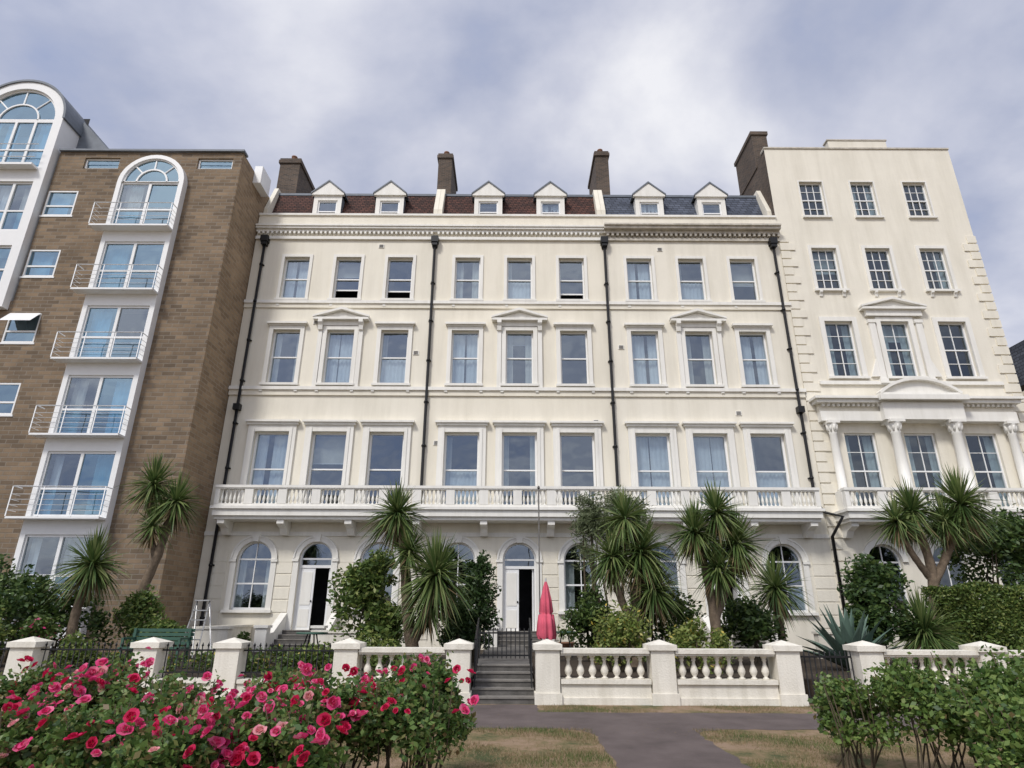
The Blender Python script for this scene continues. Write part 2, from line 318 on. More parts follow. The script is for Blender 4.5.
# ------------------------------------------------------------------ terrace houses
Y=24.0
def house(c,roofk,creamk,cornk,curt,l=None,r=None):
    e=empty('terraced_house')
    Wl=B();T=B();F=B();G=B();C=B();R=B()
    l=c-3.8 if l is None else l; r=c+3.8 if r is None else r
    bx=[c-2.3,c,c+2.3]
    ops=[]
    for i,x in enumerate(bx):
        ops.append((x,1.12,14.42,16.52)); ops.append((x,1.16,10.5,12.94)); ops.append((x,1.4,5.42,8.44))
        ops.append((x,1.3,1.72,4.15,True) if i!=1 else (x,1.25,1.02,4.15,True))
    wall(Wl,l,r,.3,18.0,Y,ops,creamk)
    Wl.add([(l,Y+.003,.3),(l,36,.3),(l,36,18.6),(l,Y+.003,18.6)],[(0,1,2,3)],creamk)
    Wl.add([(r,Y+.003,.3),(r,36,.3),(r,36,18.6),(r,Y+.003,18.6)],[(0,1,2,3)],creamk)
    Wl.add([(l,36,.3),(r,36,.3),(r,36,20.8),(l,36,20.8)],[(0,1,2,3)],creamk)
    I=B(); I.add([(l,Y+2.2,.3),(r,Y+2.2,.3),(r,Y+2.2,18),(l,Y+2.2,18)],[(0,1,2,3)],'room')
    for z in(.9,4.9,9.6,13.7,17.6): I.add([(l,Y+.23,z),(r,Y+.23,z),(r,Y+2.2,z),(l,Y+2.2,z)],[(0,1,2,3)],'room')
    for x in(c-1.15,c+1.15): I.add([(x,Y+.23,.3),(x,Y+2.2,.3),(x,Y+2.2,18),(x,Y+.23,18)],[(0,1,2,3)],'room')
    ck=cornk; heavy=(ck!='trim')
    T.box(l,r,Y-.10,Y-.002,17.42,17.56,ck)
    if heavy:
        T.box(l,r,Y-.18,Y+.1,17.76,17.9,ck); T.box(l,r,Y-.38,Y+.1,17.9,18.02,ck); T.box(l,r,Y-.46,Y+.1,18.02,18.1,ck)
        x=l+.12
        while x<r-.1: T.box(x,x+.1,Y-.2,Y-.003,17.62,17.76,ck); x+=.22
    else:
        T.box(l,r,Y-.12,Y+.1,17.8,17.92,ck); T.box(l,r,Y-.22,Y+.1,17.92,18.02,ck); T.box(l,r,Y-.27,Y+.1,18.02,18.1,ck)
        x=l+.1
        while x<r-.1: T.box(x,x+.09,Y-.15,Y-.003,17.68,17.8,ck); x+=.2
    Wl.box(l,r,Y-.05,Y+.25,18.1,18.68,creamk); T.box(l,r,Y-.12,Y+.3,18.68,18.78,'trim')
    T.box(l,r,Y-.12,Y-.002,14.18,14.32,'trim'); T.box(l,r,Y-.06,Y-.0025,13.98,14.18,creamk)
    T.box(l,r,Y-.14,Y-.002,10.2,10.34,'trim'); T.box(l,r,Y-.07,Y-.0025,9.98,10.2,creamk)
    T.box(l,r,Y-.05,Y-.0015,4.35,4.5,'trim')
    for i,x in enumerate(bx):
        surround(T,x,1.12,14.42,16.52,Y,sw=.13,pr=.05)
        T.box(x-.62,x-.5,Y-.08,Y-.001,14.32-.26,14.32-.143,'trim')
        surround(T,x,1.16,10.5,12.94,Y,sw=.17,pr=.07,head=(i!=1))
        for sx in(-.72,.72): bracket(T,x+sx,Y-.001,10.0,10.19,.12,.12)
        if i==1:
            for sx in(-.86,.86):
                T.box(x+sx-.09,x+sx+.09,Y-.1,Y-.001,10.34,12.9,'trim'); bracket(T,x+sx,Y-.1,12.9,13.34,.2,.18)
            T.box(x-.95,x+.95,Y-.1,Y-.002,13.13,13.34,'trim')
            pediment(T,x,2.35,13.34,Y,.5)
        surround(T,x,1.4,5.42,8.44,Y,sw=.26,pr=.09,sill=False); T.box(x-1.02,x+1.02,Y-.16,Y-.002,8.70,8.80,'trim'); T.box(x-1.08,x+1.08,Y-.24,Y-.002,8.80,8.88,'trim')
        T.box(x-.82,x-.7,Y-.12,Y-.09,5.42,8.6,'trim'); T.box(x+.7,x+.82,Y-.12,Y-.09,5.42,8.6,'trim')
        rr=.65 if i!=1 else .625
        T.ring(x,4.15-rr,rr,rr+.16,Y-.06,Y+.003,'trim'); T.ring(x,4.15-rr,rr+.16,rr+.22,Y-.1,Y+.003,'trim')
        T.prism([(x-.1,4.13),(x+.1,4.13),(x+.15,4.4),(x-.15,4.4)],Y-.14,Y,'trim')
        zb=1.72 if i!=1 else 1.02
        T.box(x-rr-.2,x-rr,Y-.05,Y+.003,zb,4.15-rr,'trim'); T.box(x+rr,x+rr+.2,Y-.05,Y+.003,zb,4.15-rr,'trim')
        T.box(x-rr-.24,x-rr,Y-.09,Y+.0035,4.05-rr,4.15-rr,'trim'); T.box(x+rr,x+rr+.24,Y-.09,Y+.0035,4.05-rr,4.15-rr,'trim')
        if i!=1: T.box(x-rr-.25,x+rr+.25,Y-.14,Y+.1,zb-.1,zb,'trim')
        cu=curt[i]
        window(F,G,C,x,1.12,14.42,16.52,Y+.14,cur=cu[0],opened=cu[3] if len(cu)>3 else 0)
        window(F,G,C,x,1.16,10.5,12.94,Y+.14,cur=cu[1])
        window(F,G,C,x,1.4,5.42,8.44,Y+.14,cur=cu[2],fw=.08)
        if i!=1: window(F,G,C,x,1.3,1.72,4.15,Y+.12,arch=True,cols=2,cur=random.choice(['sides','none','nethalf']))
    for z in(.75,1.2,1.65,2.1,2.55,3.0,3.4):
        for a,b2 in((l+.02,c-3.3),(c-1.42,c-.86),(c+.86,c+1.42),(c+3.3,r-.02)):
            Wl.box(a,b2,Y-.022,Y-.001,z,z+.39,creamk)
    D=B(); x=c; zt=4.15-.625
    D.box(x-.625,x-.55,Y+.12,Y+.24,1.02,zt,'frame'); D.box(x+.55,x+.625,Y+.12,Y+.24,1.02,zt,'frame')
    D.box(x-.55,x+.55,Y+.12,Y+.24,3.2,3.3,'frame'); D.ring(x,zt,.56,.625,Y+.12,Y+.24,'frame')
    D.box(x-.55,x+.55,Y+.13,Y+.23,zt-.03,zt+.03,'frame')
    pane(G,x-.55,x+.55,3.3,zt-.03,Y+.18); n=12
    G.add([(x,Y+.18,zt)]+[(x+.58*math.cos(math.pi*i/n),Y+.18,zt+.58*math.sin(math.pi*i/n)) for i in range(n+1)],[(0,i+1,i+2) for i in range(n)],'glass')
    D.box(x-.55,x-.02,Y+.15,Y+.2,1.02,3.2,'frame')
    for z0,z1 in((1.15,1.75),(1.9,3.05)): D.box(x-.47,x-.1,Y+.135,Y+.15,z0,z1,'trim')
    D.lathe(x-.07,Y+.13,[(2.0,.01),(2.02,.03),(2.05,.03),(2.07,.01)],'iron',8)
    D.box(x+.48,x+.53,Y+.22,Y+.75,1.02,3.2,'frame')
    D.build('front_door',e)
    St=B()
    for k2 in range(4): St.box(c-.8,c+.8,Y-.35*(4-k2),Y-.35*(3-k2)-(.0),.3,.46+.14*(k2+1),'stone'); St.box(c-.8,c+.8,Y-.35*(4-k2)-.02,Y-.35*(3-k2)-.021,.46+.14*(k2+1)+.002,.46+.14*(k2+1)+.03,'tread')
    for sx in(-1,1):
        xa=c+sx*.93
        St.prismx([(Y-1.7,.3),(Y-1.7,.95),(Y-1.2,1.0),(Y-.05,1.62),(Y-.05,.3)],xa-.12,xa+.12,'trim')
        St.box(xa-.19,xa+.19,Y-2.05,Y-1.7,.3,1.15,'trim'); St.box(xa-.23,xa+.23,Y-2.1,Y-1.66,1.15,1.23,'trim')
    St.build('entrance_steps',e)
    R.add([(l,Y+.35,18.3),(r,Y+.35,18.3),(r,Y+1.15,20.72),(l,Y+1.15,20.72)],[(0,1,2,3)],roofk)
    R.box(l,r,Y+1.1,Y+1.3,20.68,20.8,'lead')
    R.add([(l,Y+1.15,20.7),(r,Y+1.15,20.7),(r,36,20.9),(l,36,20.9)],[(0,1,2,3)],'lead')
    for xx,sg in((l,1),(r,-1)):
        a,b2=sorted((xx+sg*.004,xx+sg*.2)); R.prismx([(Y+.26,18.1),(Y+.26,19.3),(Y+1.0,21.0),(Y+3.5,21.0),(Y+3.5,18.1)],a,b2,creamk)
    for dx in(-1.47,1.47):
        x=c+dx; y0=Y+.5; w=.66
        wall(T,x-w,x+w,18.3,20.2,y0,[(x,.92,18.75,19.95)],'trim',.1)
        for s2 in(-w,w): T.add([(x+s2,y0,18.3),(x+s2,y0+1.2,18.3),(x+s2,y0+1.2,20.2),(x+s2,y0,20.2)],[(0,1,2,3)],'lead' if s2>0 else 'trim')
        T.prism([(x-w-.1,20.2),(x+w+.1,20.2),(x+w+.1,20.27),(x,20.95),(x-w-.1,20.27)],y0-.1,y0+.05,'trim')
        R.prism([(x-w-.14,20.25),(x-w-.14,20.32),(x,21.03),(x+w+.14,20.32),(x+w+.14,20.25),(x,20.94)],y0-.14,y0+1.6,'lead')
        window(F,G,C,x,.92,18.75,19.95,y0+.06,cur=random.choice(['blind','none','net']),fw=.07)
        I.box(x-w+.02,x+w-.02,y0+.7,y0+.75,18.3,20.2,'room')
    Wl.build('walls',e);T.build('stucco_trim',e);F.build('window_frames',e);G.build('window_panes',e);C.build('curtains',e);I.build('rooms',e);R.build('roof',e)
    return e
h1=house(-7.29,'tile','cream','trim',[('net','sides','net'),('blind','net','blind',.45),('none','nethalf','none',.4)],l=-11.6)
h2=house(.31,'tile','cream2','trim',[('sides','net','nethalf'),('nethalf','blindsides','sides'),('none','none','none',.3)])
h3=house(7.92,'slate','cream3','stonecap',[('net','net','net'),('nethalf','sides','net'),('blind','net','nethalf')],l=4.113,r=12.045)

def chimney(x0,x1,y0,y1,z0,z1,npots,par):
    b=B(); b.box(x0,x1,y0,y1,z0,z1-.3,'brick'); b.box(x0-.07,x1+.07,y0-.07,y1+.07,z1-.3,z1-.12,'brick'); b.box(x0-.03,x1+.03,y0-.03,y1+.03,z1-.12,z1,'brick')
    b.box(x0-.05,x1+.05,y0-.05,y1+.05,z0+1.2,z0+1.32,'lead')
    for i in range(npots):
        yy=y0+(y1-y0)*(i+.5)/npots
        b.lathe((x0+x1)/2,yy,[(z1,.15),(z1+.1,.16),(z1+.22,.13),(z1+.36,.12),(z1+.38,.15),(z1+.43,.15)],'pot',12)
    return b.build('chimney_stack',par)
chimney(-3.85,-3.15,26.0,28.6,19.5,24.0,3,h2)
chimney(4.25,4.92,26.0,28.6,19.5,24.2,3,h3)
chimney(-11.8,-10.8,25.6,28.8,18.6,23.3,4,h1)

# drain pipes
for x,z0,mat in((-11.12,.4,'iron'),(-3.49,5.0,'iron'),(4.11,5.0,'iron'),(11.68,5.6,'iron')):
    b=B(); b.tube([(x,Y-.12,z0),(x,Y-.12,17.35)],.06,mat,10)
    b.box(x-.16,x+.16,Y-.3,Y-.003,17.2,17.5,mat); b.box(x-.12,x+.12,Y-.26,Y-.004,17.05,17.2,mat)
    z=z0+1
    while z<17: b.lathe(x,Y-.12,[(z,.08),(z+.08,.08)],mat,10); b.box(x-.1,x+.1,Y-.08,Y-.003,z+.01,z+.06,mat); z+=1.83
    if x<-11 or x>11: b.box(x-.13,x+.13,Y-.26,Y-.004,9.3,9.55,mat)
    if x>11: b.tube([(x,Y-.12,5.7),(x+.3,Y-.13,5.3),(x+.38,Y-1.2,5.0),(x+.38,Y-.2,4.4),(x+.38,Y-.14,.4)],.06,mat,10)
    b.build('drain_pipe')
b=B()
for x,z in((-4.05,11.9),(-3.0,8.0),(4.6,12.2),(3.4,8.9),(-8.4,13.3),(9.2,9.3),(6.6,17.0),(-5.9,17.1)):
    b.box(x-.12,x+.12,Y-.03,Y-.001,z-.09,z+.09,'trim')
    for k in range(4): b.box(x-.09,x+.09,Y-.04,Y-.031,z-.07+k*.04,z-.05+k*.04,'stone')
b.build('wall_vent')

def balcony(x0,x1,y,z,k,name,par=None):
    b=B()
    b.box(x0,x1,y,Y-.001,z+.12,z+.36,k); b.box(x0-.07,x1+.07,y-.08,Y-.0015,z+.36,z+.46,k); b.box(x0+.05,x1-.05,y+.1,Y-.0012,z,z+.12,k)
    b.box(x0,x1,y+.02,y+.22,z+.46,z+.56,k)
    top=z+1.24
    b.box(x0-.02,x1+.02,y-.03,y+.27,top-.1,top,k); b.box(x0,x1,y,y+.24,top-.14,top-.1,k)
    n=round((x1-x0)/1.27); p=(x1-x0)/n
    for i in range(n+1):
        xx=x0+p*i; a=max(x0,xx-.16); c2=min(x1,xx+.16)
        b.box(a,c2,y+.01,y+.23,z+.56,top-.14,k)
        if i<n: balusters(b,xx+.16,xx+p-.16,y+.12,z+.56,top-.14,.165,.055,k)
        if i%2==0 :
            bx=min(max(xx,x0+.3),x1-.3); bracket(b,bx,Y-.002,z-.5,z,.85,.26,k)
    return b.build(name,par)
balcony(-11.0,11.45,23.0,4.85,'trim','stone_balcony')

# ------------------------------------------------------------------ right hand tall house
def right_house():
    e=empty('corner_townhouse'); Wl=B();T=B();F=B();G=B();C=B();I=B()
    l,r=12.05,20.9; bx=[13.95,16.35,18.8]; y=Y-.02; gd='glassd'
    ops=[]
    for x in bx:
        ops+=[(x,1.08,18.8,20.72),(x,1.12,15.0,17.1),(x,1.2,10.9,13.45),(x,1.25,5.42,8.5),(x,1.3,1.7,4.15,True)]
    wall(Wl,l,r,.3,22.5,y,ops,'cream3')
    Wl.box(l,r,y+.002,y+.35,22.5,22.72,'cream3'); Wl.box(15.2,18.0,y+.004,y+.34,22.72,23.15,'cream3')
    T.box(l-.02,r+.02,y-.05,y+.38,22.72-.08,22.72,'stonecap'); T.box(15.15,18.05,y-.03,y+.38,23.15,23.22,'stonecap')
    Wl.add([(l,y+.003,.3),(l,38,.3),(l,38,22.4),(l,y+.003,22.6)],[(0,1,2,3)],'brick')
    Wl.add([(r,y+.003,.3),(r,38,.3),(r,38,22.4),(r,y+.003,22.6)],[(0,1,2,3)],'cream2')
    Wl.add([(l,38,.3),(r,38,.3),(r,38,22.4),(l,38,22.4)],[(0,1,2,3)],'brick')
    Wl.add([(l,y+.3,22.3),(r,y+.3,22.3),(r,38,22.3),(l,38,22.3)],[(0,1,2,3)],'lead')
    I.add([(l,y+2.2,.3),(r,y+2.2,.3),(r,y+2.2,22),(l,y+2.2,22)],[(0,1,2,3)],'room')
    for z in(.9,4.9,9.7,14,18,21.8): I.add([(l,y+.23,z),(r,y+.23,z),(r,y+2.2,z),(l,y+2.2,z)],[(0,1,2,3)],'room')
    for xx,sg in((l,1),(r,-1)):
        z=.6;i=0
        while z<17.6:
            w=.62 if i%2 else .38
            a,b2=sorted((xx-sg*.03,xx+sg*w)); T.box(a,b2,y-.05,y-.001,z,z+.36,'cream3'); z+=.42;i+=1
    for i,x in enumerate(bx):
        surround(T,x,1.08,18.8,20.72,y,sw=.07,pr=.03); surround(T,x,1.12,15.0,17.1,y,sw=.14,pr=.05)
        for sx in(-.5,.5): bracket(T,x+sx,y-.001,14.65,14.9,.14,.12)
        surround(T,x,1.2,10.9,13.45,y,sw=.2,pr=.07)
        if i==1:
            for sx in(-1.0,1.0):
                T.box(x+sx-.13,x+sx+.13,y-.12,y-.001,10.75,13.5,'trim'); T.box(x+sx-.17,x+sx+.17,y-.15,y-.001,13.35,13.5,'trim'); T.box(x+sx-.17,x+sx+.17,y-.15,y-.0015,10.6,10.8,'trim')
                T.prism([(x+sx*1.13,10.9),(x+sx*1.45,10.9),(x+sx*1.13,11.7)],y-.1,y,'trim')
            T.box(x-1.2,x+1.2,y-.16,y-.002,13.67,13.95,'trim'); pediment(T,x,2.75,13.95,y,.5)
        window(F,G,C,x,1.08,18.8,20.72,y+.12,cols=3,cur=['none','sides','none'][i],gk=gd); window(F,G,C,x,1.12,15.0,17.1,y+.12,cols=3,cur=['blind','none','sides'][i],gk=gd)
        window(F,G,C,x,1.2,10.9,13.45,y+.12,cols=2,cur=['sides','blindsides','none'][i],gk=gd); window(F,G,C,x,1.25,5.42,8.5,y+.12,cols=2,cur='sides',gk=gd)
        window(F,G,C,x,1.3,1.7,4.15,y+.12,arch=True,cols=2,cur='none',gk=gd)
        T.ring(x,3.5,.65,.85,y-.08,y+.003,'trim')
    for x in bx:
        for zb,zt,w in((18.8,20.72,1.08),(15.0,17.1,1.12),(10.9,13.45,1.2),(5.42,8.5,1.25)):
            for q in(.26,.75): F.box(x-w/2+.065,x+w/2-.065,y+.143,y+.178,zb+(zt-zb)*q-.012,zb+(zt-zb)*q+.012,'frame')
    T.box(l+.65,r-.65,y-.1,y-.002,10.55,10.7,'trim')
    T.box(12.35,20.2,y-.35,y-.002,8.9,9.3,'trim'); T.box(12.35,20.2,y-.28,y-.002,9.3,9.62,'cream3')
    x=12.45
    while x<20.1: T.box(x,x+.1,y-.42,y-.282,9.5,9.62,'trim'); x+=.2
    T.box(12.2,20.35,y-.55,y-.003,9.62,9.76,'trim'); T.box(12.1,20.45,y-.66,y-.004,9.76,9.86,'trim')
    T.box(14.75,17.95,y-.6,y-.36,8.9,9.6,'trim'); T.box(14.6,18.1,y-.85,y-.67,9.66,9.86,'trim')
    T.box(14.7,18.0,y-.6,y-.45,9.86,9.9,'trim'); pediment(T,16.35,3.3,9.9,y-.4,.62,seg=True); T.box(14.9,17.8,y-.4,y,9.9,10.05,'trim')
    for cx,rad in((12.75,.16),(15.15,.2),(17.55,.2),(19.85,.16)):
        yy=y-.25 if rad<.2 else y-.4
        T.box(cx-rad*1.4,cx+rad*1.4,yy-rad*1.4,y-.001,5.3,6.1,'trim')
        T.lathe(cx,yy,[(6.1,rad*1.3),(6.18,rad*1.3),(6.2,rad),(7.3,rad),(8.35,rad*.85),(8.4,rad*1.0),(8.45,rad*.9),(8.75,rad*1.45),(8.78,rad*1.5)],'trim',18)
        for a in range(8):
            an=a*math.pi/4; T.lathe(cx+rad*1.05*math.cos(an),yy+rad*1.05*math.sin(an),[(8.45,.03),(8.6,.06),(8.72,.07),(8.76,.03)],'trim',6)
        T.box(cx-rad*1.5,cx+rad*1.5,yy-rad*1.5,y-.0012,8.78,8.9,'trim')
    Wl.build('walls',e);T.build('stucco_trim',e);F.build('window_frames',e);G.build('window_panes',e);C.build('curtains',e);I.build('rooms',e)
    balcony(12.35,20.6,22.9,4.85,'trim','balcony',e)
    b=B(); b.box(12.0,12.75,24.9,27.2,22.3,24.3,'brick'); b.box(11.94,12.81,24.84,27.26,24.3,24.5,'brick')
    for yy in(25.3,26,26.7): b.lathe(12.4,yy,[(24.5,.12),(24.65,.11),(24.7,.13),(24.75,.13)],'pot',10)
    b.build('chimney_stack',e)
    return e
right_house()

def neighbour():
    e=empty('neighbouring_house'); b=B();F=B();G=B();C=B();I=B()
    ops=[(x,1.2,z,z+2.2) for x in(27.2,29.6,32) for z in(1.4,5.5,9)]
    wall(b,25.6,34,.3,12.2,27,ops,'cream2')
    for o in ops: window(F,G,C,o[0],1.2,o[2],o[3],27.12)
    b.add([(25.6,27,.3),(25.6,38,.3),(25.6,38,12.2),(25.6,27,12.2)],[(0,1,2,3)],'cream2')
    b.box(25.4,34.2,26.7,27.1,12.2,12.5,'trim')
    b.prismx([(27,12.5),(28.2,14.6),(37,14.6),(38,12.5)],25.6,34,'slate')
    I.box(25.7,33.9,28.5,28.6,.3,12,'room')
    b.build('walls',e);F.build('window_frames',e);G.build('window_panes',e);C.build('curtains',e);I.build('rooms',e)
neighbour()

# ------------------------------------------------------------------ left apartment block
def apartments():
    e=empty('apartment_block'); Wl=B();T=B();F=B();G=B();C=B();I=B()
    y=21.6; top=20.2; l,r=-30.0,-11.62
    levels=[1.75,4.62,7.49,10.36,13.23,16.1]
    ops=[(-18.85,1.25,z+.85,z+2.1) for z in levels]
    ops+=[(-15.1,2.5,z,z+2.2) for z in levels[:5]]+[(-15.1,2.5,16.1,18.9)]
    ops+=[(-17.6,1.5,19.35,19.9),(-12.75,1.5,19.35,19.9)]
    wall(Wl,-19.5,r,.3,top,y,ops,'block',.2)
    Wl.add([(r,y+.003,.3),(r,34,.3),(r,34,top),(r,y+.003,top)],[(0,1,2,3)],'block2')
    Wl.add([(l,34,.3),(r,34,.3),(r,34,top),(l,34,top)],[(0,1,2,3)],'block')
    Wl.box(l,-23.9,y,y+.3,.3,21.5,'block')
    Wl.box(-23.9,-19.5,y,y+.28,.3,13.0,'block')
    Wl.add([(l,y,.3),(l,34,.3),(l,34,top),(l,y,top)],[(0,1,2,3)],'block')
    Wl.add([(l,y+.1,top-.05),(r,y+.1,top-.05),(r,34,top-.05),(l,34,top-.05)],[(0,1,2,3)],'lead')
    T.box(-19.5,r+.08,y-.12,y+.3,top,top+.09,'lead')
    T.box(r+.003,r+.35,y+1.2,y+2.2,19.6,20.5,'frame')
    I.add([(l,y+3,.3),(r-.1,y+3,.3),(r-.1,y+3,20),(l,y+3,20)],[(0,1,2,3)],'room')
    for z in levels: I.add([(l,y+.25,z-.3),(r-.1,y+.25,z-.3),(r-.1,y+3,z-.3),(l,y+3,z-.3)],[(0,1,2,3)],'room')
    for x,w in((-17.6,1.5),(-12.75,1.5)): window(F,G,C,x,w,19.35,19.9,y+.08,rows=1,cur='none',gk='glass2')
    for z in levels:
        x=-18.85; a,b2=z+.85,z+2.1
        F.box(x-.68,x+.68,y-.03,y+.05,a-.07,a,'frame')
        for q in((x-.625,x-.56),(x+.56,x+.625)): F.box(q[0],q[1],y+.01,y+.1,a,b2,'frame')
        F.box(x-.56,x+.56,y+.012,y+.098,b2-.07,b2,'frame'); F.box(x-.56,x+.56,y+.012,y+.098,a,a+.07,'frame')
        F.box(x-.56,x+.56,y+.014,y+.096,a+.45,a+.52,'frame')
        pane(G,x-.56,x+.56,a+.07,b2-.07,y+.06,'glass2')
        if z in(levels[3],): F.add([(x-.6,y-.02,b2),(x+.6,y-.02,b2),(x+.6,y-.42,a+.75),(x-.6,y-.42,a+.75)],[(0,1,2,3)],'frame')
        if random.random()<.6: drape(C,x-.6,x+.2,a,b2,y+.3,'curtain2')
    yb=y-.32; bx=-15.1; hw=1.38
    bops=[(bx,2.4,z,z+2.3) for z in levels[:5]]
    wall(T,bx-hw,bx+hw,.5,18.42,yb,bops+[(bx,2.4,16.1,18.42)],'frame',.12)
    T.ring(bx,18.42,1.2,hw,yb,y+.3,'frame',n=20)
    for sx in(-hw,hw): T.add([(bx+sx,yb,.5),(bx+sx,y,.5),(bx+sx,y,18.42),(bx+sx,yb,18.42)],[(0,1,2,3)],'frame')
    def glazed(x,w,z,h,yy,doorrail=.95,nn=2):
        l2,r2=x-w/2,x+w/2
        for q in range(nn+1):
            xx=l2+w*q/nn; a=max(l2,xx-.055); b3=min(r2,xx+.055); F.box(a,b3,yy,yy+.1,z,z+h,'frame')
        F.box(l2,r2,yy+.003,yy+.097,z,z+.1,'frame'); F.box(l2,r2,yy+.003,yy+.097,z+h-.08,z+h,'frame'); F.box(l2,r2,yy+.005,yy+.095,z+doorrail,z+doorrail+.07,'frame')
        for q in range(nn):
            xa,xb=l2+w*q/nn+.055,l2+w*(q+1)/nn-.055
            gk=random.choice(['glass2','glass2','glass'])
            pane(G,xa,xb,z+.1,z+doorrail,yy+.05,'glass2'); pane(G,xa,xb,z+doorrail+.07,z+h-.08,yy+.05,gk)
            if random.random()<.7:
                wd=(xb-xa)*random.choice([.3,.45,.7,1]); k=random.choice(['curtain','curtain2'])
                if q%2: drape(C,xb-wd,xb,z,z+h,yy+.3,k)
                else: drape(C,xa,xa+wd,z,z+h,yy+.3,k)
    for z in levels[:5]: glazed(bx,2.4,z,2.3,yb+.06)
    glazed(bx,2.4,16.1,2.32,yb+.06)
    def fan(x,zc,R,yy):
        F.ring(x,zc,R*.5,R*.5+.07,yy,yy+.08,'frame',n=18); F.ring(x,zc,R-.08,R,yy,yy+.08,'frame',n=22)
        for a in(45,90,135):
            c_,s_=math.cos(math.radians(a)),math.sin(math.radians(a))
            F.tube([(x+R*.53*c_,yy+.04,zc+R*.53*s_),(x+R*.97*c_,yy+.04,zc+R*.97*s_)],.035,'frame',6)
        n=22; G.add([(x,yy+.05,zc)]+[(x+(R-.03)*math.cos(math.pi*i/n),yy+.05,zc+(R-.03)*math.sin(math.pi*i/n)) for i in range(n+1)],[(0,i+1,i+2) for i in range(n)],'glass2')
        F.box(x-R,x+R,yy,yy+.08,zc-.05,zc+.04,'frame')
    fan(bx,18.45,1.2,yb+.06)
    I.add([(bx-1.3,y+.6,18),(bx+1.3,y+.6,18),(bx+1.3,y+.6,19.8),(bx-1.3,y+.6,19.8)],[(0,1,2,3)],'room')
    xl,xr,dp=bx-1.72,bx+1.4,.42
    for z in levels[:6]:
        zz=z-.03
        T.box(xl,xr,yb-dp,yb-.001,zz-.07,zz,'frame')
        for h in(.2,.38,.56,.74,1.0):
            rr=.02 if h==1.0 else .009
            F.tube([(xl,yb-.02,zz+h),(xl,yb-dp,zz+h)],rr,'frame',6); F.tube([(xr,yb-.02,zz+h),(xr,yb-dp,zz+h)],rr,'frame',6)
            F.tube([(xl,yb-dp,zz+h),(xr,yb-dp,zz+h)],rr,'frame',6)
        for x in(xl,bx-.65,bx+.45,xr): F.tube([(x,yb-dp,zz),(x,yb-dp,zz+1.0)],.018,'frame',6)
    cx=-21.65; R=2.05; yy=y-.3; zc=21.75
    T.ring(cx,zc,R-.38,R,yy,y+.8,'frame',n=28); T.ring(cx,zc,R,R+.1,yy-.06,y+6,'lead',n=28)
    T.box(cx-R,cx-R+.38,yy,y+.8,12.6,zc,'frame'); T.box(cx+R-.38,cx+R,yy,y+.8,12.6,zc,'frame')
    for z in(12.6,15.35,18.45): T.box(cx-R+.38,cx+R-.38,yy+.02,y+.7,z,z+.7,'frame')
    fan(cx,zc,R-.38,yy+.1)
    for z,h in((19.15,2.55),(16.05,2.4),(13.3,2.05)): glazed(cx,2*R-.76,z,h,yy+.1,nn=4)
    I.add([(cx-R+.1,y+1.2,12),(cx+R-.1,y+1.2,12),(cx+R-.1,y+1.2,zc+1.4),(cx-R+.1,y+1.2,zc+1.4)],[(0,1,2,3)],'room')
    for h in(.3,.6,.95): F.tube([(cx-R,yy-.3,19.15+h),(cx+R-.4,yy-.3,19.15+h)],.02,'frame',6)
    T.box(cx-R,cx+R-.38,yy-.35,yy-.001,19.02,19.12,'frame')
    Wl.prism([(-19.6,20.2),(-17.4,20.29),(-19.6,22.6)],y+.8,y+6,'lead')
    Wl.box(-24,-19.6,y+.8,y+6,20.1,21.7,'lead')
    T.tube([(-21.9,y+3,23.7),(-21.9,y+3,24.6)],.02,'iron',6); T.tube([(-22.2,y+3,24.4),(-21.6,y+3,24.4)],.012,'iron',5)
    Wl.build('walls',e);T.build('bay_structure',e);F.build('window_frames',e);G.build('window_panes',e);C.build('curtains',e);I.build('rooms',e)
apartments()

# ------------------------------------------------------------------ ground
def sheet(name,pts,z,k):
    b=B(); b.add([(x,y,z) for x,y in pts],[tuple(range(len(pts)))],k); return b.build(name)
sheet('ground',[(-600,-600),(600,-600),(600,600),(-600,600)],0,'lawn')
def edge(p,q,n,a=.04):
    out=[]
    for i in range(n):
        t=i/n; x=p[0]+(q[0]-p[0])*t; y=p[1]+(q[1]-p[1])*t; nx,ny=(q[1]-p[1]),-(q[0]-p[0]); L=math.hypot(nx,ny)
        d=random.uniform(-a,a) if i else 0; out.append((x+nx/L*d,y+ny/L*d))
    return out
pp=[(-40,10.5),(.7,10.5),(1.05,10.35),(1.2,10.0),(1.2,-8),(2.7,-8),(2.7,10.0),(2.85,10.35),(3.2,10.5),(40,10.5),(40,12.15),(.5,12.15),(.5,13.1),(-.75,13.1),(-.75,12.15),(-40,12.15)]
pts=[]
for i in range(len(pp)):
    p,q=pp[i],pp[(i+1)%len(pp)]; pts+=edge(p,q,max(1,int(math.hypot(p[0]-q[0],p[1]-q[1])/.16)))
b=B(); b.add([(x,y,.004) for x,y in pts],[tuple(range(len(pts)))],'asphalt')
b.add([(5.62,12.2,.008),(6.75,12.2,.008),(6.75,13.1,.008),(5.62,13.1,.008)],[(0,1,2,3)],'asphalt')
b.build('footpath')
b=B(); b.box(-40,-.78,13.5,40,-.2,.42,'soil'); b.box(.48,40,13.5,40,-.2,.42,'soil'); b.box(-.78,.48,14.75,40,-.2,.60,'stone')
b.build('front_garden_ground')

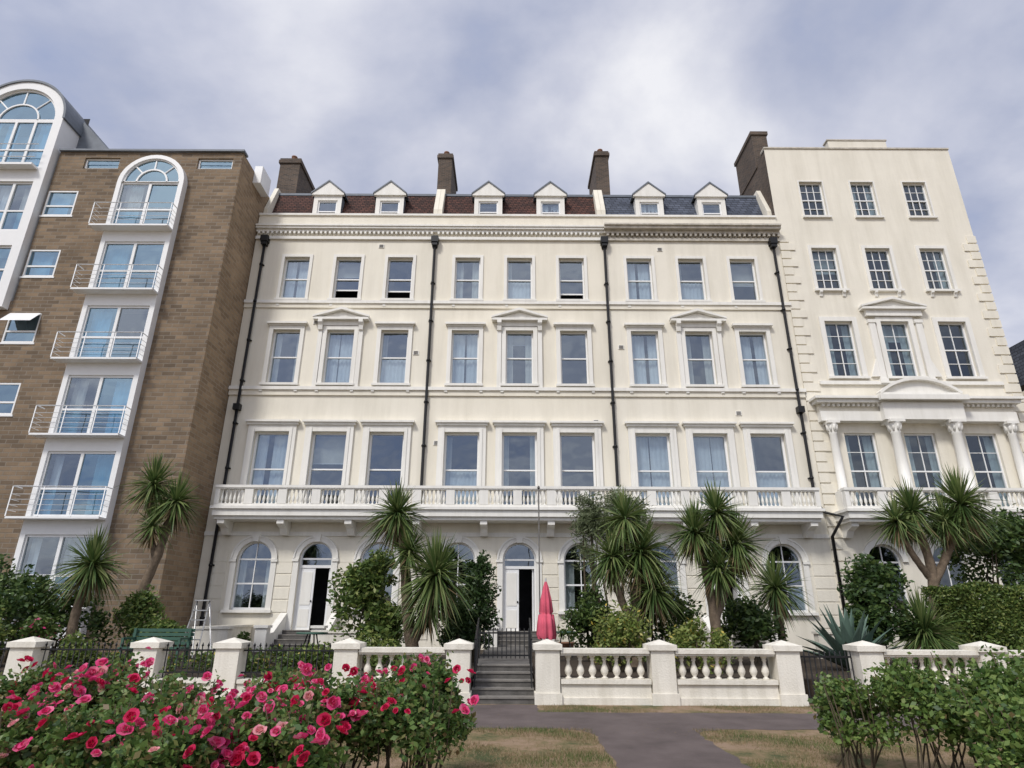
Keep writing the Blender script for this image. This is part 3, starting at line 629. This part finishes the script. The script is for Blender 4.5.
# ------------------------------------------------------------------ front garden wall
def pier(b,x,y=13.1,w=.46,h=1.12,k='wallp'):
    b.box(x-w/2-.03,x+w/2+.03,y-.03,y+w+.03,-.05,.2,k); b.box(x-w/2,x+w/2,y,y+w,.2,h-.16,k)
    b.box(x-w/2-.05,x+w/2+.05,y-.05,y+w+.05,h-.16,h-.06,k)
    b.add([(x-w/2-.03,y-.03,h-.06),(x+w/2+.03,y-.03,h-.06),(x+w/2+.03,y+w+.03,h-.06),(x-w/2-.03,y+w+.03,h-.06),(x,y+w/2,h+.03)],[(0,1,4),(1,2,4),(2,3,4),(3,0,4)],k)
def bwall(b,x0,x1,y=13.12,k='wallp'):
    b.box(x0,x1,y,y+.36,-.05,.12,k); b.box(x0,x1,y+.04,y+.32,.12,.36,k); b.box(x0,x1,y-.01,y+.37,.36,.44,k)
    b.box(x0,x1,y+.01,y+.35,.86,.9,k); b.box(x0,x1,y-.03,y+.39,.9,.98,k)
    balusters(b,x0+.04,x1-.04,y+.18,.44,.86,.225,.078,k)
b=B()
for x in(-3.2,-1.02): pier(b,x)
bwall(b,-2.95,-1.27)
b.build('balustrade_garden_wall')
b=B()
for x in(.72,2.95,5.38): pier(b,x)
bwall(b,.97,2.70); bwall(b,3.2,5.13); b.build('balustrade_garden_wall')
b=B()
for x in(7.0,9.35,11.9,14.4): pier(b,x)
for a,c2 in((7.25,9.1),(9.6,11.65),(12.15,14.15)): bwall(b,a,c2)
b.build('balustrade_garden_wall')
b=B(); xs=[-16.3,-14.1,-11.8,-9.5,-7.1,-5.5]
for x in xs: pier(b,x)
xs2=xs+[-3.2]
for a,c2 in zip(xs2[:-1],xs2[1:]): b.box(a+.25,c2-.25,13.16,13.46,-.05,.34,'wallp'); b.box(a+.25,c2-.25,13.12,13.5,.34,.41,'wallp')
b.build('low_garden_wall')
b=B()
for a,c2 in zip(xs2[:-1],xs2[1:]):
    for z in(.5,.9): b.box(a+.24,c2-.24,13.295,13.325,z,z+.03,'iron')
    x=a+.32
    while x<c2-.3:
        b.tube([(x,13.31,.41),(x,13.31,.98)],.011,'iron',5); b.lathe(x,13.31,[(.98,.012),(1.0,.024),(1.06,.002)],'iron',5); x+=.115
b.build('iron_railing')
def gate(x0,x1,y,z,h):
    b=B()
    for zz in(.1,h-.12): b.box(x0,x1,y,y+.03,z+zz,z+zz+.035,'iron')
    n=int((x1-x0)/.1)
    for i in range(n+1): x=x0+(x1-x0)*i/n; b.tube([(x,y+.015,z+.05),(x,y+.015,z+h)],.013,'iron',5)
    return b.build('iron_gate')
gate(5.68,6.7,13.3,0,.95)
gate(-.72,.42,15.6,.60,.7)
b=B()
for i in range(5):
    y0=13.2+.31*i; z=.12*(i+1)
    b.box(-.76,.46,y0,y0+.5,-.05,z-.03,'stone'); b.box(-.765,.465,y0-.02,y0+.29,z-.028,z,'tread')
b.build('garden_steps')
b=B()
for s_ in(-.72,.42):
    for zz in(.3,.92): b.tube([(s_,13.6,.2+zz),(s_,14.85,.60+zz)],.018,'iron',6)
    for i in range(12):
        t=i/11; yy=13.6+1.25*t; b.tube([(s_,yy,.1+.4*t),(s_,yy,1.12+.4*t)],.012,'iron',5)
b.build('handrail')

# ------------------------------------------------------------------ plants
def leafquads(P,size,jit=.35,up=.3,asp=.5):
    n=len(P); a=rng.normal(size=(n,3)); a[:,2]*=.7; a/=np.linalg.norm(a,axis=1,keepdims=True)
    q=rng.normal(size=(n,3)); q[:,2]+=up; q-=a*(q*a).sum(1,keepdims=True); q/=np.linalg.norm(q,axis=1,keepdims=True)
    s=size*(1+jit*rng.uniform(-1,1,(n,1)))
    v=np.stack([P-a*s,P-q*s*asp,P+a*s,P+q*s*asp],axis=1).reshape(-1,3)
    f=np.arange(4*n).reshape(n,4); return v,f
def clump_points(ells,n,nc=22,cs=.28):
    out=[]; vol=np.array([e[3]*e[4]*e[5] for e in ells])**.67; vol/=vol.sum()
    for e,wt in zip(ells,vol):
        m=int(n*wt); k=max(6,int(nc))
        d=rng.normal(size=(k,3)); d/=np.linalg.norm(d,axis=1,keepdims=True); d[:,2]=np.where(d[:,2]<-.5,-d[:,2],d[:,2])
        cc=np.array(e[:3])+d*np.array(e[3:6])*rng.uniform(.5,.98,(k,1))
        idx=rng.integers(0,k,m); off=rng.normal(size=(m,3)); off/=np.linalg.norm(off,axis=1,keepdims=True)
        rr=rng.uniform(0,1,(m,1))**.45*cs*rng.uniform(.5,1.35,(k,1))[idx]*(e[3]+e[4]+e[5])/3*1.3
        out.append(cc[idx]+off*rr)
    P=np.concatenate(out); return P
def shrub(name,ells,n,size,mat,nc=24,cs=.35,zmin=.43,mat2=None,frac=.1,asp=.5):
    e=empty(name); P=clump_points(ells,n,nc,cs); P=P[P[:,2]>zmin]
    v,f=leafquads(P,size,asp=asp); mats=[mat]; mi=np.zeros(len(f))
    if mat2: mats.append(mat2); mi=(rng.random(len(f))<frac).astype(int)
    npmesh('foliage',v,f,mats,mi,e)
    b=B()
    for el in ells:
        for _ in range(4):
            x,y=el[0]+random.uniform(-.2,.2)*el[3],el[1]+random.uniform(-.2,.2)*el[4]
            b.tube([(x,y,zmin-.05),(x+random.uniform(-.2,.2),y,(zmin+el[2])/2),(x+random.uniform(-.5,.5)*el[3],y+random.uniform(-.4,.4)*el[4],el[2]+el[5]*.4)],[.04,.03,.012],'stem',6)
    b.build('stems',e); return e
def swords(c,r,n,w,emin=-50,emax=88,droop=.45,seg=5):
    V=[];Fc=[]
    for i in range(n):
        az=random.uniform(0,2*math.pi); s=random.random()
        el=math.radians(emin+(emax-emin)*s); L=r*random.uniform(.7,1.15)
        d=np.array([math.cos(az)*math.cos(el),math.sin(az)*math.cos(el),math.sin(el)])
        sd=np.array([-math.sin(az),math.cos(az),0]); tw=random.uniform(-.7,.7)
        upv=np.cross(d,sd); sd=sd*math.cos(tw)+upv*math.sin(tw); dr=droop*random.uniform(.1,2.0)*math.cos(el)
        o=len(V)
        for k in range(seg+1):
            t=k/seg; p=np.array(c)+d*L*t; p[2]-=dr*L*t*t*.75
            ww=w*(.55+.9*t if t<.45 else 1.0*(1-t)/.55+.02)*.5
            V.append(p-sd*ww); V.append(p+sd*ww)
        for k in range(seg): Fc.append((o+2*k,o+2*k+1,o+2*k+3,o+2*k+2))
    return V,Fc
def cordyline(name,trunks,crowns):
    e=empty(name); b=B()
    for pts,r0,r1 in trunks:
        P=[]; n=14
        pv=[Vector(p) for p in pts]
        for i in range(n+1):
            t=i/n*(len(pv)-1); k=min(int(t),len(pv)-2); u=t-k
            p0=pv[max(k-1,0)];p1=pv[k];p2=pv[k+1];p3=pv[min(k+2,len(pv)-1)]
            P.append(.5*((2*p1)+(p2-p0)*u+(2*p0-5*p1+4*p2-p3)*u*u+(3*p1-p0-3*p2+p3)*u**3))
        rs=[(r0+(r1-r0)*i/n)*(1+.1*(i%2)) for i in range(n+1)]
        b.tube(P,rs,'bark',10)
    b.build('trunk',e)
    V=[];Fc=[];mi=[]
    for c,r,n in crowns:
        v,f=swords(c,r,int(n*1.3),.052,-40,88,.5); o=len(V); V+=v; Fc+=[tuple(a+o for a in q) for q in f]; mi+=[0]*len(f)
        c2=(c[0],c[1],c[2]-.12)
        v,f=swords(c2,r*.85,int(n*.35),.05,-85,-20,.35); o=len(V); V+=v; Fc+=[tuple(a+o for a in q) for q in f]
        for _ in range(len(f)//5): mi+=[1 if random.random()<.6 else 0]*5
    npmesh('leaves',np.array(V),np.array(Fc),['cord','corddead'],mi,e)
    return e
g=.4
cordyline('cordyline_palm',[([(-10.0,18,g),(-10.15,18,2),(-9.9,18,3.2),(-9.75,18,4.4)],.15,.09),([(-9.95,18,3.0),(-10.3,18,3.9),(-10.5,18.1,4.9)],.09,.07)],
  [((-9.7,18,4.6),.95,200),((-10.5,18.1,5.1),1.0,220),((-10.1,17.8,3.9),.7,110)])
cordyline('cordyline_palm',[([(-10.8,16.5,g),(-10.85,16.5,1.6),(-10.72,16.5,2.7)],.12,.08)],[((-10.72,16.5,2.75),.98,300)])
cordyline('cordyline_palm',[([(-2.3,16.4,g),(-2.55,16.4,1.6),(-2.7,16.4,2.8),(-2.9,16.5,3.9)],.17,.09),([(-2.35,16.4,1.0),(-2.0,16.2,1.7),(-1.85,16.1,2.3)],.1,.08)],
  [((-3.0,16.5,4.05),1.0,260),((-1.85,16.0,2.5),1.15,420),((-2.6,16.3,3.1),.75,150),((-2.0,16.1,1.8),.85,160)])
cordyline('cordyline_palm',[([(3.1,16.6,g),(3.15,16.6,1.6),(3.3,16.6,2.9)],.15,.09),([(3.1,16.6,1.2),(2.7,16.5,2.2),(2.6,16.5,3.0)],.1,.08)],
  [((3.35,16.6,3.1),1.15,340),((2.6,16.5,3.0),.9,220),((3.6,16.5,2.2),.95,230),((3.0,16.6,4.0),.9,200)])
cordyline('cordyline_palm',[([(5.0,16.4,g),(5.05,16.4,1.5),(4.95,16.4,2.6),(4.8,16.4,3.5)],.15,.08),([(5.05,16.4,1.5),(5.5,16.4,2.4),(5.75,16.3,3.2)],.1,.07)],
  [((4.75,16.4,3.6),1.0,250),((5.75,16.3,3.3),1.0,260),((5.3,16.2,4.1),.9,200),((5.2,16.2,2.7),.85,200)])
cordyline('cordyline_palm',[([(7.3,18,g),(7.3,18,2.1)],.11,.08)],[((7.3,18,2.3),1.0,260)])
cordyline('cordyline_palm',[([(11.5,17.8,g),(11.5,17.8,1.8),(11.6,17.8,3.0),(11.4,17.8,4.3)],.16,.09),([(11.55,17.8,2.4),(12.3,17.8,3.5),(12.8,17.8,4.6)],.11,.08),([(11.5,17.8,2.6),(11.0,17.6,3.3),(10.8,17.6,4.0)],.09,.07)],
  [((11.4,17.8,4.4),1.0,250),((12.85,17.8,4.6),1.15,320),((10.8,17.6,4.1),.85,160),((12.2,17.7,4.1),.9,180)])
cordyline('cordyline_palm',[([(10.3,16.6,g),(10.3,16.6,1.1)],.12,.1)],[((10.3,16.6,1.2),1.15,300)])

def agave(x,y,z,r,n):
    V=[];Fc=[]
    for i in range(n):
        az=i*2.4+random.uniform(-.2,.2); el=math.radians(15+70*i/n); L=r*random.uniform(.85,1.05)
        d=np.array([math.cos(az)*math.cos(el),math.sin(az)*math.cos(el),math.sin(el)]); sd=np.array([-math.sin(az),math.cos(az),0]); up=np.cross(sd,d)*-1
        o=len(V)
        for k in range(6):
            t=k/5; w=.1*(1.1+.5*t if t<.4 else 1.35*(1-t)/.6+.02); p=np.array([x,y,z])+d*L*t; p[2]+=.1*math.sin(t*3)*math.cos(el)
            V+= [p-sd*w+up*w*.35,p-up*w*.2,p+sd*w+up*w*.35]
        for k in range(5):
            for j in(0,1): Fc.append((o+3*k+j,o+3*k+j+1,o+3*k+4+j,o+3*k+3+j))
    npmesh('agave_plant',np.array(V),np.array(Fc),['agave'],np.zeros(len(Fc)))
agave(7.85,15.6,.42,1.5,34); agave(8.5,16.3,.42,1.0,24)

shrub('garden_shrub',[(-12.9,17,1.5,1.3,1,1.1),(-11.6,17.3,1.2,.9,.8,.9),(-14.4,17.5,1.7,1.2,1,1.2)],10000,.07,'midleaf',mat2='dkleaf',frac=.5)
shrub('garden_shrub',[(-12.2,15.3,.9,.8,.6,.6),(-10.0,15.6,.7,.5,.4,.4)],4500,.05,'ltleaf',mat2='midleaf',frac=.4)
shrub('garden_shrub',[(-9.9,17.6,1.2,.8,.6,.9),(-9.0,17.2,.9,.6,.5,.55)],5500,.06,'midleaf',mat2='ltleaf',frac=.35)
shrub('flowering_shrub',[(-11.2,15.8,1.0,.4,.4,.5)],1500,.05,'midleaf',mat2='rpink',frac=.08)
shrub('garden_shrub',[(-3.9,17.4,1.7,.75,.7,1.1),(-3.3,17.2,1.2,.6,.6,.8),(-3.6,17.6,2.6,.45,.45,.6)],7500,.075,'midleaf',mat2='ltleaf',frac=.3)
shrub('conifer_shrub',[(-1.0,18,1.5,.62,.55,1.2),(-.9,18,2.4,.4,.4,.8),(-1.4,17.6,1.2,.5,.5,.8)],9000,.055,'dkleaf',cs=.3)
shrub('garden_shrub',[(-3.1,15.2,.75,.6,.4,.4),(-4.3,15.0,.65,.6,.4,.3)],3500,.05,'ltleaf',mat2='midleaf',frac=.4)
shrub('low_border_plants',[(-6.2,14.6,.55,1.2,.3,.25),(-5.0,14.8,.55,1.0,.3,.28),(-8.4,14.6,.5,.8,.3,.2)],3500,.045,'midleaf',mat2='yflower',frac=.05)
shrub('garden_shrub',[(2.4,15.2,.95,.8,.5,.65),(4.2,15.1,.85,.7,.5,.5)],7000,.05,'ltleaf',mat2='yflower',frac=.06)
shrub('garden_shrub',[(3.9,17.4,1.3,1.0,.7,1.0),(6.3,17.4,1.2,.8,.7,.8),(2.2,17.8,1.2,.7,.6,.9)],9000,.07,'midleaf',mat2='dkleaf',frac=.4)
shrub('feathery_tree',[(2.6,18.4,3.4,.85,.7,1.3),(3.3,18.6,4.3,.75,.7,.9),(2.2,18.3,4.2,.4,.4,.8)],8000,.08,'greyleaf',cs=.3,nc=34,asp=.18)
shrub('laurel_shrub',[(9.4,17,1.6,.85,.8,1.25),(9.0,16.8,1.1,.6,.6,.7)],9000,.07,'dkleaf',mat2='midleaf',frac=.3)
def hedge(x0,x1,y0,y1,z0,z1):
    e=empty('clipped_hedge'); b=B()
    def face(n,ax):
        P=np.stack([rng.uniform(x0,x1,n),rng.uniform(y0,y1,n),rng.uniform(z0,z1,n)],1)
        if ax==1: P[:,1]=y0+rng.exponential(.05,n)
        if ax==2: P[:,2]=z1-rng.exponential(.05,n)
        if ax==0: P[:,0]=x0+rng.exponential(.05,n)
        return P
    P=np.concatenate([face(26000,1),face(9000,2),face(3000,0),face(6000,3)])
    w=.09*np.sin(P[:,0]*3.1+P[:,2]*2.3)+.06*np.sin(P[:,0]*7.3-P[:,2]*5.1)
    P[:,1]+=w; P[:,2]+=.07*np.sin(P[:,0]*4.1)+.04*np.sin(P[:,0]*9.7); P+=rng.normal(size=P.shape)*.03
    v,f=leafquads(P,.046); npmesh('foliage',v,f,['midleaf','ltleaf'],(rng.random(len(f))<.45).astype(int),e)
    b.box(x0+.25,x1-.1,y0+.3,y1-.1,z0,z1-.3,'stem')  # dark block added as the hedge's shaded inside, closes see-through gaps; not a stem
    xx=x0+.3
    while xx<x1: b.tube([(xx,y0+.2,z0-.1),(xx+.1,y0+.25,z1-.3)],[.04,.01],'stem',6); xx+=.5
    b.build('stems',e)
hedge(11.4,16.5,17.2,18.1,.45,2.35)
shrub('garden_tree',[(14.4,19.5,3.3,1.1,.9,1.4),(15.9,19.5,3.4,1.2,1,1.3)],9000,.08,'midleaf',mat2='dkleaf',frac=.45)

# rose beds
def roses(name,ells,nl,nf,zmin,cs=.33,leaf='rleaf',asp=.6):
    e=empty(name)
    P=clump_points(ells,nl,30,cs); P=P[P[:,2]>zmin]
    v,f=leafquads(P,.032,asp=asp); npmesh('foliage',v,f,[leaf,'rleaf'],(rng.random(len(f))<.3).astype(int),e)
    b=B(); tips=[]
    for el in ells:
        for _ in range(14):
            x,y=el[0]+random.uniform(-.6,.6)*el[3],el[1]+random.uniform(-.5,.5)*el[4]
            tx=x+random.uniform(-.3,.3); ty=y+random.uniform(-.3,.3); tz=el[2]+el[5]*random.uniform(.6,1.28)
            b.tube([(x,y,0),((x+tx)/2+.05,(y+ty)/2,el[2]*.6),(tx,ty,tz)],[.012,.009,.004],'stem',5); tips.append((tx,ty,tz))
    b.build('canes',e)
    tp=np.array(tips); Q=np.repeat(tp,14,axis=0)+rng.normal(size=(len(tp)*14,3))*np.array([.05,.05,.09])-np.array([0,0,.06])
    v,f=leafquads(Q,.026,asp=.6); npmesh('shoots',v,f,[leaf],np.zeros(len(f)),e)
    if not nf: return e
    V=[];Fc=[];mi=[]
    cand=[tp]
    for el in ells:
        d=rng.normal(size=(50,3)); d/=np.linalg.norm(d,axis=1,keepdims=True); d[:,2]=np.abs(d[:,2])*.9+.1; d[:,1]=np.where(rng.random(50)<.75,-np.abs(d[:,1]),d[:,1])
        cand.append(np.array(el[:3])+d*np.array(el[3:6])*rng.uniform(.98,1.2,(50,1)))
    cand=np.concatenate(cand)
    key=np.sin(cand[:,0]*2.7+1.0)+np.sin(cand[:,1]*3.3+cand[:,0])*.5+rng.normal(size=len(cand))*1.1
    cand=cand[np.argsort(-key)][:max(int(nf*1.9),10)]
    idx=rng.choice(len(cand),min(nf,len(cand)),replace=False)
    for i in idx:
        c0=cand[i]; mk_=random.choices([0,1,2],[.58,.35,.07])[0]
        for _ in range(random.choice([1,1,2,3,4,5])):
            c=c0+rng.normal(size=3)*.07; R=random.uniform(.022,.052)
            ax=np.array([random.uniform(-.8,.8),random.uniform(-1.2,.3),random.uniform(.2,1.2)]); ax/=np.linalg.norm(ax)
            u=np.cross(ax,[1,0,.1]); u/=np.linalg.norm(u); w=np.cross(ax,u)
            for rr,hh,npt,til in ((.25,.55,4,.2),(.6,.4,5,.5),(1.0,.1,6,.95)):
                ph=random.random()*6
                for k in range(npt):
                    a=ph+2*math.pi*k/npt+random.uniform(-.15,.15); d=u*math.cos(a)+w*math.sin(a); s_=-u*math.sin(a)+w*math.cos(a)
                    j=random.uniform(.8,1.2)
                    base=c+d*R*rr*.25; tip=c+d*R*rr*(.6+til*.5)*j+ax*R*(hh+.25); m=(base+tip)/2+d*R*.18; wd=R*(.3+.45*rr)
                    o=len(V); V+=[base,m-s_*wd,tip-s_*wd*.5,tip+s_*wd*.5,m+s_*wd]
                    Fc.append((o,o+1,o+2,o+3,o+4)); mi.append(mk_)
    npmesh('blooms',np.array(V),np.array(Fc),['rpink','rred','rpale'],mi,e)
    return e
L=[]
for i in range(9):
    x=-7.2+i*.78; L.append((x,6.9+random.uniform(-.25,.25),.58+random.uniform(-.08,.06),.5,.6,.38+random.uniform(-.05,.05)))
for i in range(6):
    x=-5.4+i*.72; L.append((x,5.6+random.uniform(-.2,.2),.48,.46,.5,.36))
L.append((-.85,7.1,.66,.42,.5,.42))
roses('rose_bush',L,72000,290,.04,.30)
roses('leafy_bush',[(4.3,7.3,.62,.5,.6,.40),(5.1,7.0,.7,.5,.6,.46),(5.9,7.2,.72,.6,.6,.5),(4.6,6.3,.5,.45,.5,.4),(5.4,6.2,.55,.5,.5,.42),(3.85,7.9,.5,.35,.4,.38)],26000,0,.04,.32,leaf='rleaf2')

def grass():
    pts=[];
    for (x0,x1,y0,y1,n) in((-2.5,1.19,6.5,10.49,46000),(2.71,8,6.5,10.49,46000),(.6,8,12.16,13.05,14000),(-8,-.8,12.16,13.05,6000)):
        pts.append(np.stack([rng.uniform(x0,x1,n),rng.uniform(y0,y1,n)],1))
    p=np.concatenate(pts)
    k=np.sin(p[:,0]*2.3+np.sin(p[:,1]*1.9)*2)+np.sin(p[:,1]*3.1+p[:,0])*.8+np.sin(p[:,0]*7.1+p[:,1]*5.3)*.4+rng.normal(size=len(p))*.5
    keep=k>-.2; p=p[keep]; k=k[keep]; n=len(p)
    h=rng.uniform(.012,.04,(n,1))*(1+.5*(k[:,None]>.8)); a=rng.uniform(0,6.28,n)
    d=np.stack([np.cos(a),np.sin(a),0*a],1); base=np.concatenate([p,np.full((n,1),.001)],1)
    lean=rng.normal(size=(n,3))*.02; lean[:,2]=0
    v=np.stack([base-d*.003,base+d*.003,base+lean+np.array([0,0,1])*h],1).reshape(-1,3)
    npmesh('grass',v,np.arange(3*n).reshape(n,3),['blade','bladeg'],(k+rng.normal(size=n)*.5>1.2).astype(int))
grass()
P=np.stack([rng.uniform(-1,7,420),rng.uniform(9.5,13.0,420),np.full(420,.012)],1)
v,f=leafquads(P,.018); v[:,2]=.010+(v[:,2]-.012)*.15; npmesh('fallen_leaves',v,f,['corddead'],np.zeros(len(f)))

# ------------------------------------------------------------------ small garden objects
def parasol(x,y):
    e=empty('closed_parasol'); b=B()
    b.tube([(x,y,.42),(x,y,2.55)],.022,'alu',8); b.lathe(x,y,[(.42,.26),(.5,.26),(.53,.06),(.62,.05)],'stone',16); b.build('pole',e)
    b=B(); n=32; prof=[(1.0,.2),(1.1,.22),(1.35,.2),(1.6,.17),(1.62,.12),(1.68,.16),(2.0,.13),(2.3,.07),(2.46,.025)]
    vs=[];fs=[]
    for z,r in prof:
        for j in range(n):
            rr=r*(1+.28*math.cos(j*math.pi*2/n*8+z*1.2)); a=2*math.pi*j/n; vs.append((x+rr*math.cos(a),y+rr*math.sin(a),z+.03*math.cos(j*1.3)*(z<1.05)))
    for i in range(len(prof)-1):
        for j in range(n): fs.append((i*n+j,i*n+(j+1)%n,(i+1)*n+(j+1)%n,(i+1)*n+j))
    b.add(vs,fs,'pink',True); b.build('canopy',e)
parasol(.96,18)
b=B(); b.tube([(.85,19.4,.42),(.85,19.4,5.3)],.022,'stone',8); b.lathe(.85,19.4,[(5.3,.03),(5.34,.045),(5.4,.02)],'stone',8); b.lathe(.85,19.4,[(.42,.09),(.5,.06)],'stone',10); b.build('garden_pole')
def ladder(x,y,z,h):
    b=B()
    for s_ in(-.22,.22):
        b.tube([(x+s_*1.2,y-.45,z),(x+s_*.8,y,z+h)],.022,'alu',6); b.tube([(x+s_*1.2,y+.45,z),(x+s_*.8,y,z+h)],.022,'alu',6)
    for i in range(1,6):
        t=i/6; b.box(x-.25+.05*t,x+.25-.05*t,y-.45*(1-t)-.04,y-.45*(1-t)+.04,z+h*t-.015,z+h*t+.015,'alu')
    b.box(x-.2,x+.2,y-.1,y+.1,z+h,z+h+.03,'alu'); b.build('step_ladder')
ladder(-8.7,18.6,.42,1.5)
def bench(x,y,z):
    b=B()
    for i in range(4): b.box(x-.7,x+.7,y+i*.11,y+i*.11+.09,z+.43,z+.46,'greenp')
    for i in range(4): b.box(x-.7,x+.7,y+.46+i*.02,y+.485+i*.02,z+.5+i*.09,z+.57+i*.09,'greenp')
    for s_ in(-.65,.61): b.box(x+s_,x+s_+.05,y,y+.05,z,z+.64,'greenp'); b.box(x+s_,x+s_+.05,y+.44,y+.49,z,z+.85,'greenp'); b.box(x+s_,x+s_+.05,y-.002,y+.46,z+.62,z+.66,'greenp')
    b.build('garden_bench')
bench(-8.0,14.9,.42)
def table(x,y,z):
    b=B(); b.lathe(x,y,[(z+.68,.4),(z+.72,.4)],'greenp',20)
    for a in range(4):
        an=a*math.pi/2+.7; b.tube([(x+.3*math.cos(an),y+.3*math.sin(an),z),(x+.12*math.cos(an),y+.12*math.sin(an),z+.68)],.018,'iron',6)
    b.build('garden_table')
table(-5.2,17.5,.42); table(1.6,19.8,.42)
def planter(x,y,z,r):
    e=empty('plant_pot'); b=B(); b.lathe(x,y,[(z,r*.7),(z+r*1.3,r),(z+r*1.35,r*1.1),(z+r*1.5,r*1.1)],'pot',16); b.build('pot',e)
    P=clump_points([(x,y,z+r*2.1,r*1.1,r*1.1,r*.9)],500,10,.4); v,f=leafquads(P,.04); npmesh('foliage',v,f,['midleaf'],np.zeros(len(f)),e)
for a in((-6.0,21.5,.42,.22),(-8.6,21.6,.42,.2),(1.8,21.6,.42,.24),(-1.3,21.4,.42,.2),(6.5,21.5,.42,.22)): planter(*a)
b=B()
for x0,x1,y0,y1,z1 in((-9.6,-8.55,20.2,20.5,1.15),(-9.6,-9.3,20.51,23.9,1.15),(-6.0,-4.6,20.2,20.5,1.05),(4.6,6.6,20.0,20.3,1.0),(9.2,11.5,20.0,20.3,1.1)):
    b.box(x0,x1,y0,y1,.35,z1,'wallp'); b.box(x0-.04,x1+.04,y0-.04,y1+.04,z1,z1+.07,'wallp')
b.build('terrace_wall')

# ------------------------------------------------------------------ light, sky, camera
elv=math.radians(48); az=math.radians(-32)
sd=Vector((math.sin(az)*math.cos(elv),-math.cos(az)*math.cos(elv),math.sin(elv)))
sun=bpy.data.lights.new('sun','SUN'); sun.energy=2.5; sun.angle=math.radians(11); sun.color=(1,.965,.91)
so=bpy.data.objects.new('sun',sun); col.objects.link(so); so.rotation_euler=sd.to_track_quat('Z','Y').to_euler(); so.location=(0,0,50)
W=bpy.data.worlds.new('World'); S.world=W; W.use_nodes=True; nt=W.node_tree; nt.nodes.clear(); N=nt.nodes.new; Lk=nt.links.new
out=N('ShaderNodeOutputWorld'); bg=N('ShaderNodeBackground'); Lk(bg.outputs[0],out.inputs[0])
sky=N('ShaderNodeTexSky'); sky.sky_type='NISHITA'; sky.sun_disc=False; sky.sun_elevation=elv; sky.sun_rotation=math.atan2(sd.x,sd.y)
tc=N('ShaderNodeTexCoord'); sp=N('ShaderNodeSeparateXYZ'); Lk(tc.outputs['Generated'],sp.inputs[0])
mz=N('ShaderNodeMath'); mz.operation='MAXIMUM'; Lk(sp.outputs[2],mz.inputs[0]); mz.inputs[1].default_value=0
ad=N('ShaderNodeMath'); ad.operation='ADD'; Lk(mz.outputs[0],ad.inputs[0]); ad.inputs[1].default_value=.35
dv=N('ShaderNodeVectorMath'); dv.operation='DIVIDE'; cb=N('ShaderNodeCombineXYZ')
for i in range(3): Lk(ad.outputs[0],cb.inputs[i])
Lk(tc.outputs['Generated'],dv.inputs[0]); Lk(cb.outputs[0],dv.inputs[1])
mp=N('ShaderNodeMapping'); mp.inputs['Location'].default_value=(8.2,4.1,0); mp.inputs['Scale'].default_value=(1,1.15,.6); Lk(dv.outputs[0],mp.inputs[0])
n1=N('ShaderNodeTexNoise'); n1.inputs['Scale'].default_value=2.3; n1.inputs['Detail'].default_value=8; n1.inputs['Roughness'].default_value=.52; n1.inputs['Distortion'].default_value=.12; Lk(mp.outputs[0],n1.inputs['Vector'])
rp=N('ShaderNodeValToRGB'); el=rp.color_ramp.elements
el[0].position=.30; el[0].color=(.32,.39,.60,1); el[1].position=.68; el[1].color=(.96,.96,1.0,1)
q=el.new(.41); q.color=(.46,.50,.65,1); q=el.new(.53); q.color=(.66,.68,.79,1)
Lk(n1.outputs['Fac'],rp.inputs[0])
sc=N('ShaderNodeVectorMath'); sc.operation='SCALE'; Lk(sky.outputs[0],sc.inputs[0]); sc.inputs['Scale'].default_value=.1
mx=N('ShaderNodeMixRGB'); mx.inputs[0].default_value=.9; Lk(sc.outputs[0],mx.inputs[1]); Lk(rp.outputs[0],mx.inputs[2])
dt=N('ShaderNodeVectorMath'); dt.operation='DOT_PRODUCT'; Lk(tc.outputs['Generated'],dt.inputs[0]); dt.inputs[1].default_value=sd
m0=N('ShaderNodeMath'); m0.operation='MAXIMUM'; Lk(dt.outputs['Value'],m0.inputs[0]); m0.inputs[1].default_value=0
m1=N('ShaderNodeMath'); m1.operation='POWER'; Lk(m0.outputs[0],m1.inputs[0]); m1.inputs[1].default_value=3
m2=N('ShaderNodeMath'); m2.operation='MULTIPLY_ADD'; Lk(m1.outputs[0],m2.inputs[0]); m2.inputs[1].default_value=.75; m2.inputs[2].default_value=1
fs=N('ShaderNodeVectorMath'); fs.operation='SCALE'; Lk(mx.outputs[0],fs.inputs[0]); Lk(m2.outputs[0],fs.inputs['Scale'])
Lk(fs.outputs[0],bg.inputs[0]); bg.inputs[1].default_value=1.0
S.view_settings.view_transform='Standard'; S.view_settings.look='None'; S.view_settings.exposure=0
cam=bpy.data.cameras.new('camera'); cam.sensor_width=36; cam.lens=620/1024*36; cam.clip_end=3000; cam.clip_start=.05
co=bpy.data.objects.new('camera',cam); col.objects.link(co); co.location=(0,0,1.6)
co.rotation_euler=(Matrix.Rotation(math.radians(110.4),3,'X')@Matrix.Rotation(math.radians(.28),3,'Z')).to_euler()
S.camera=co
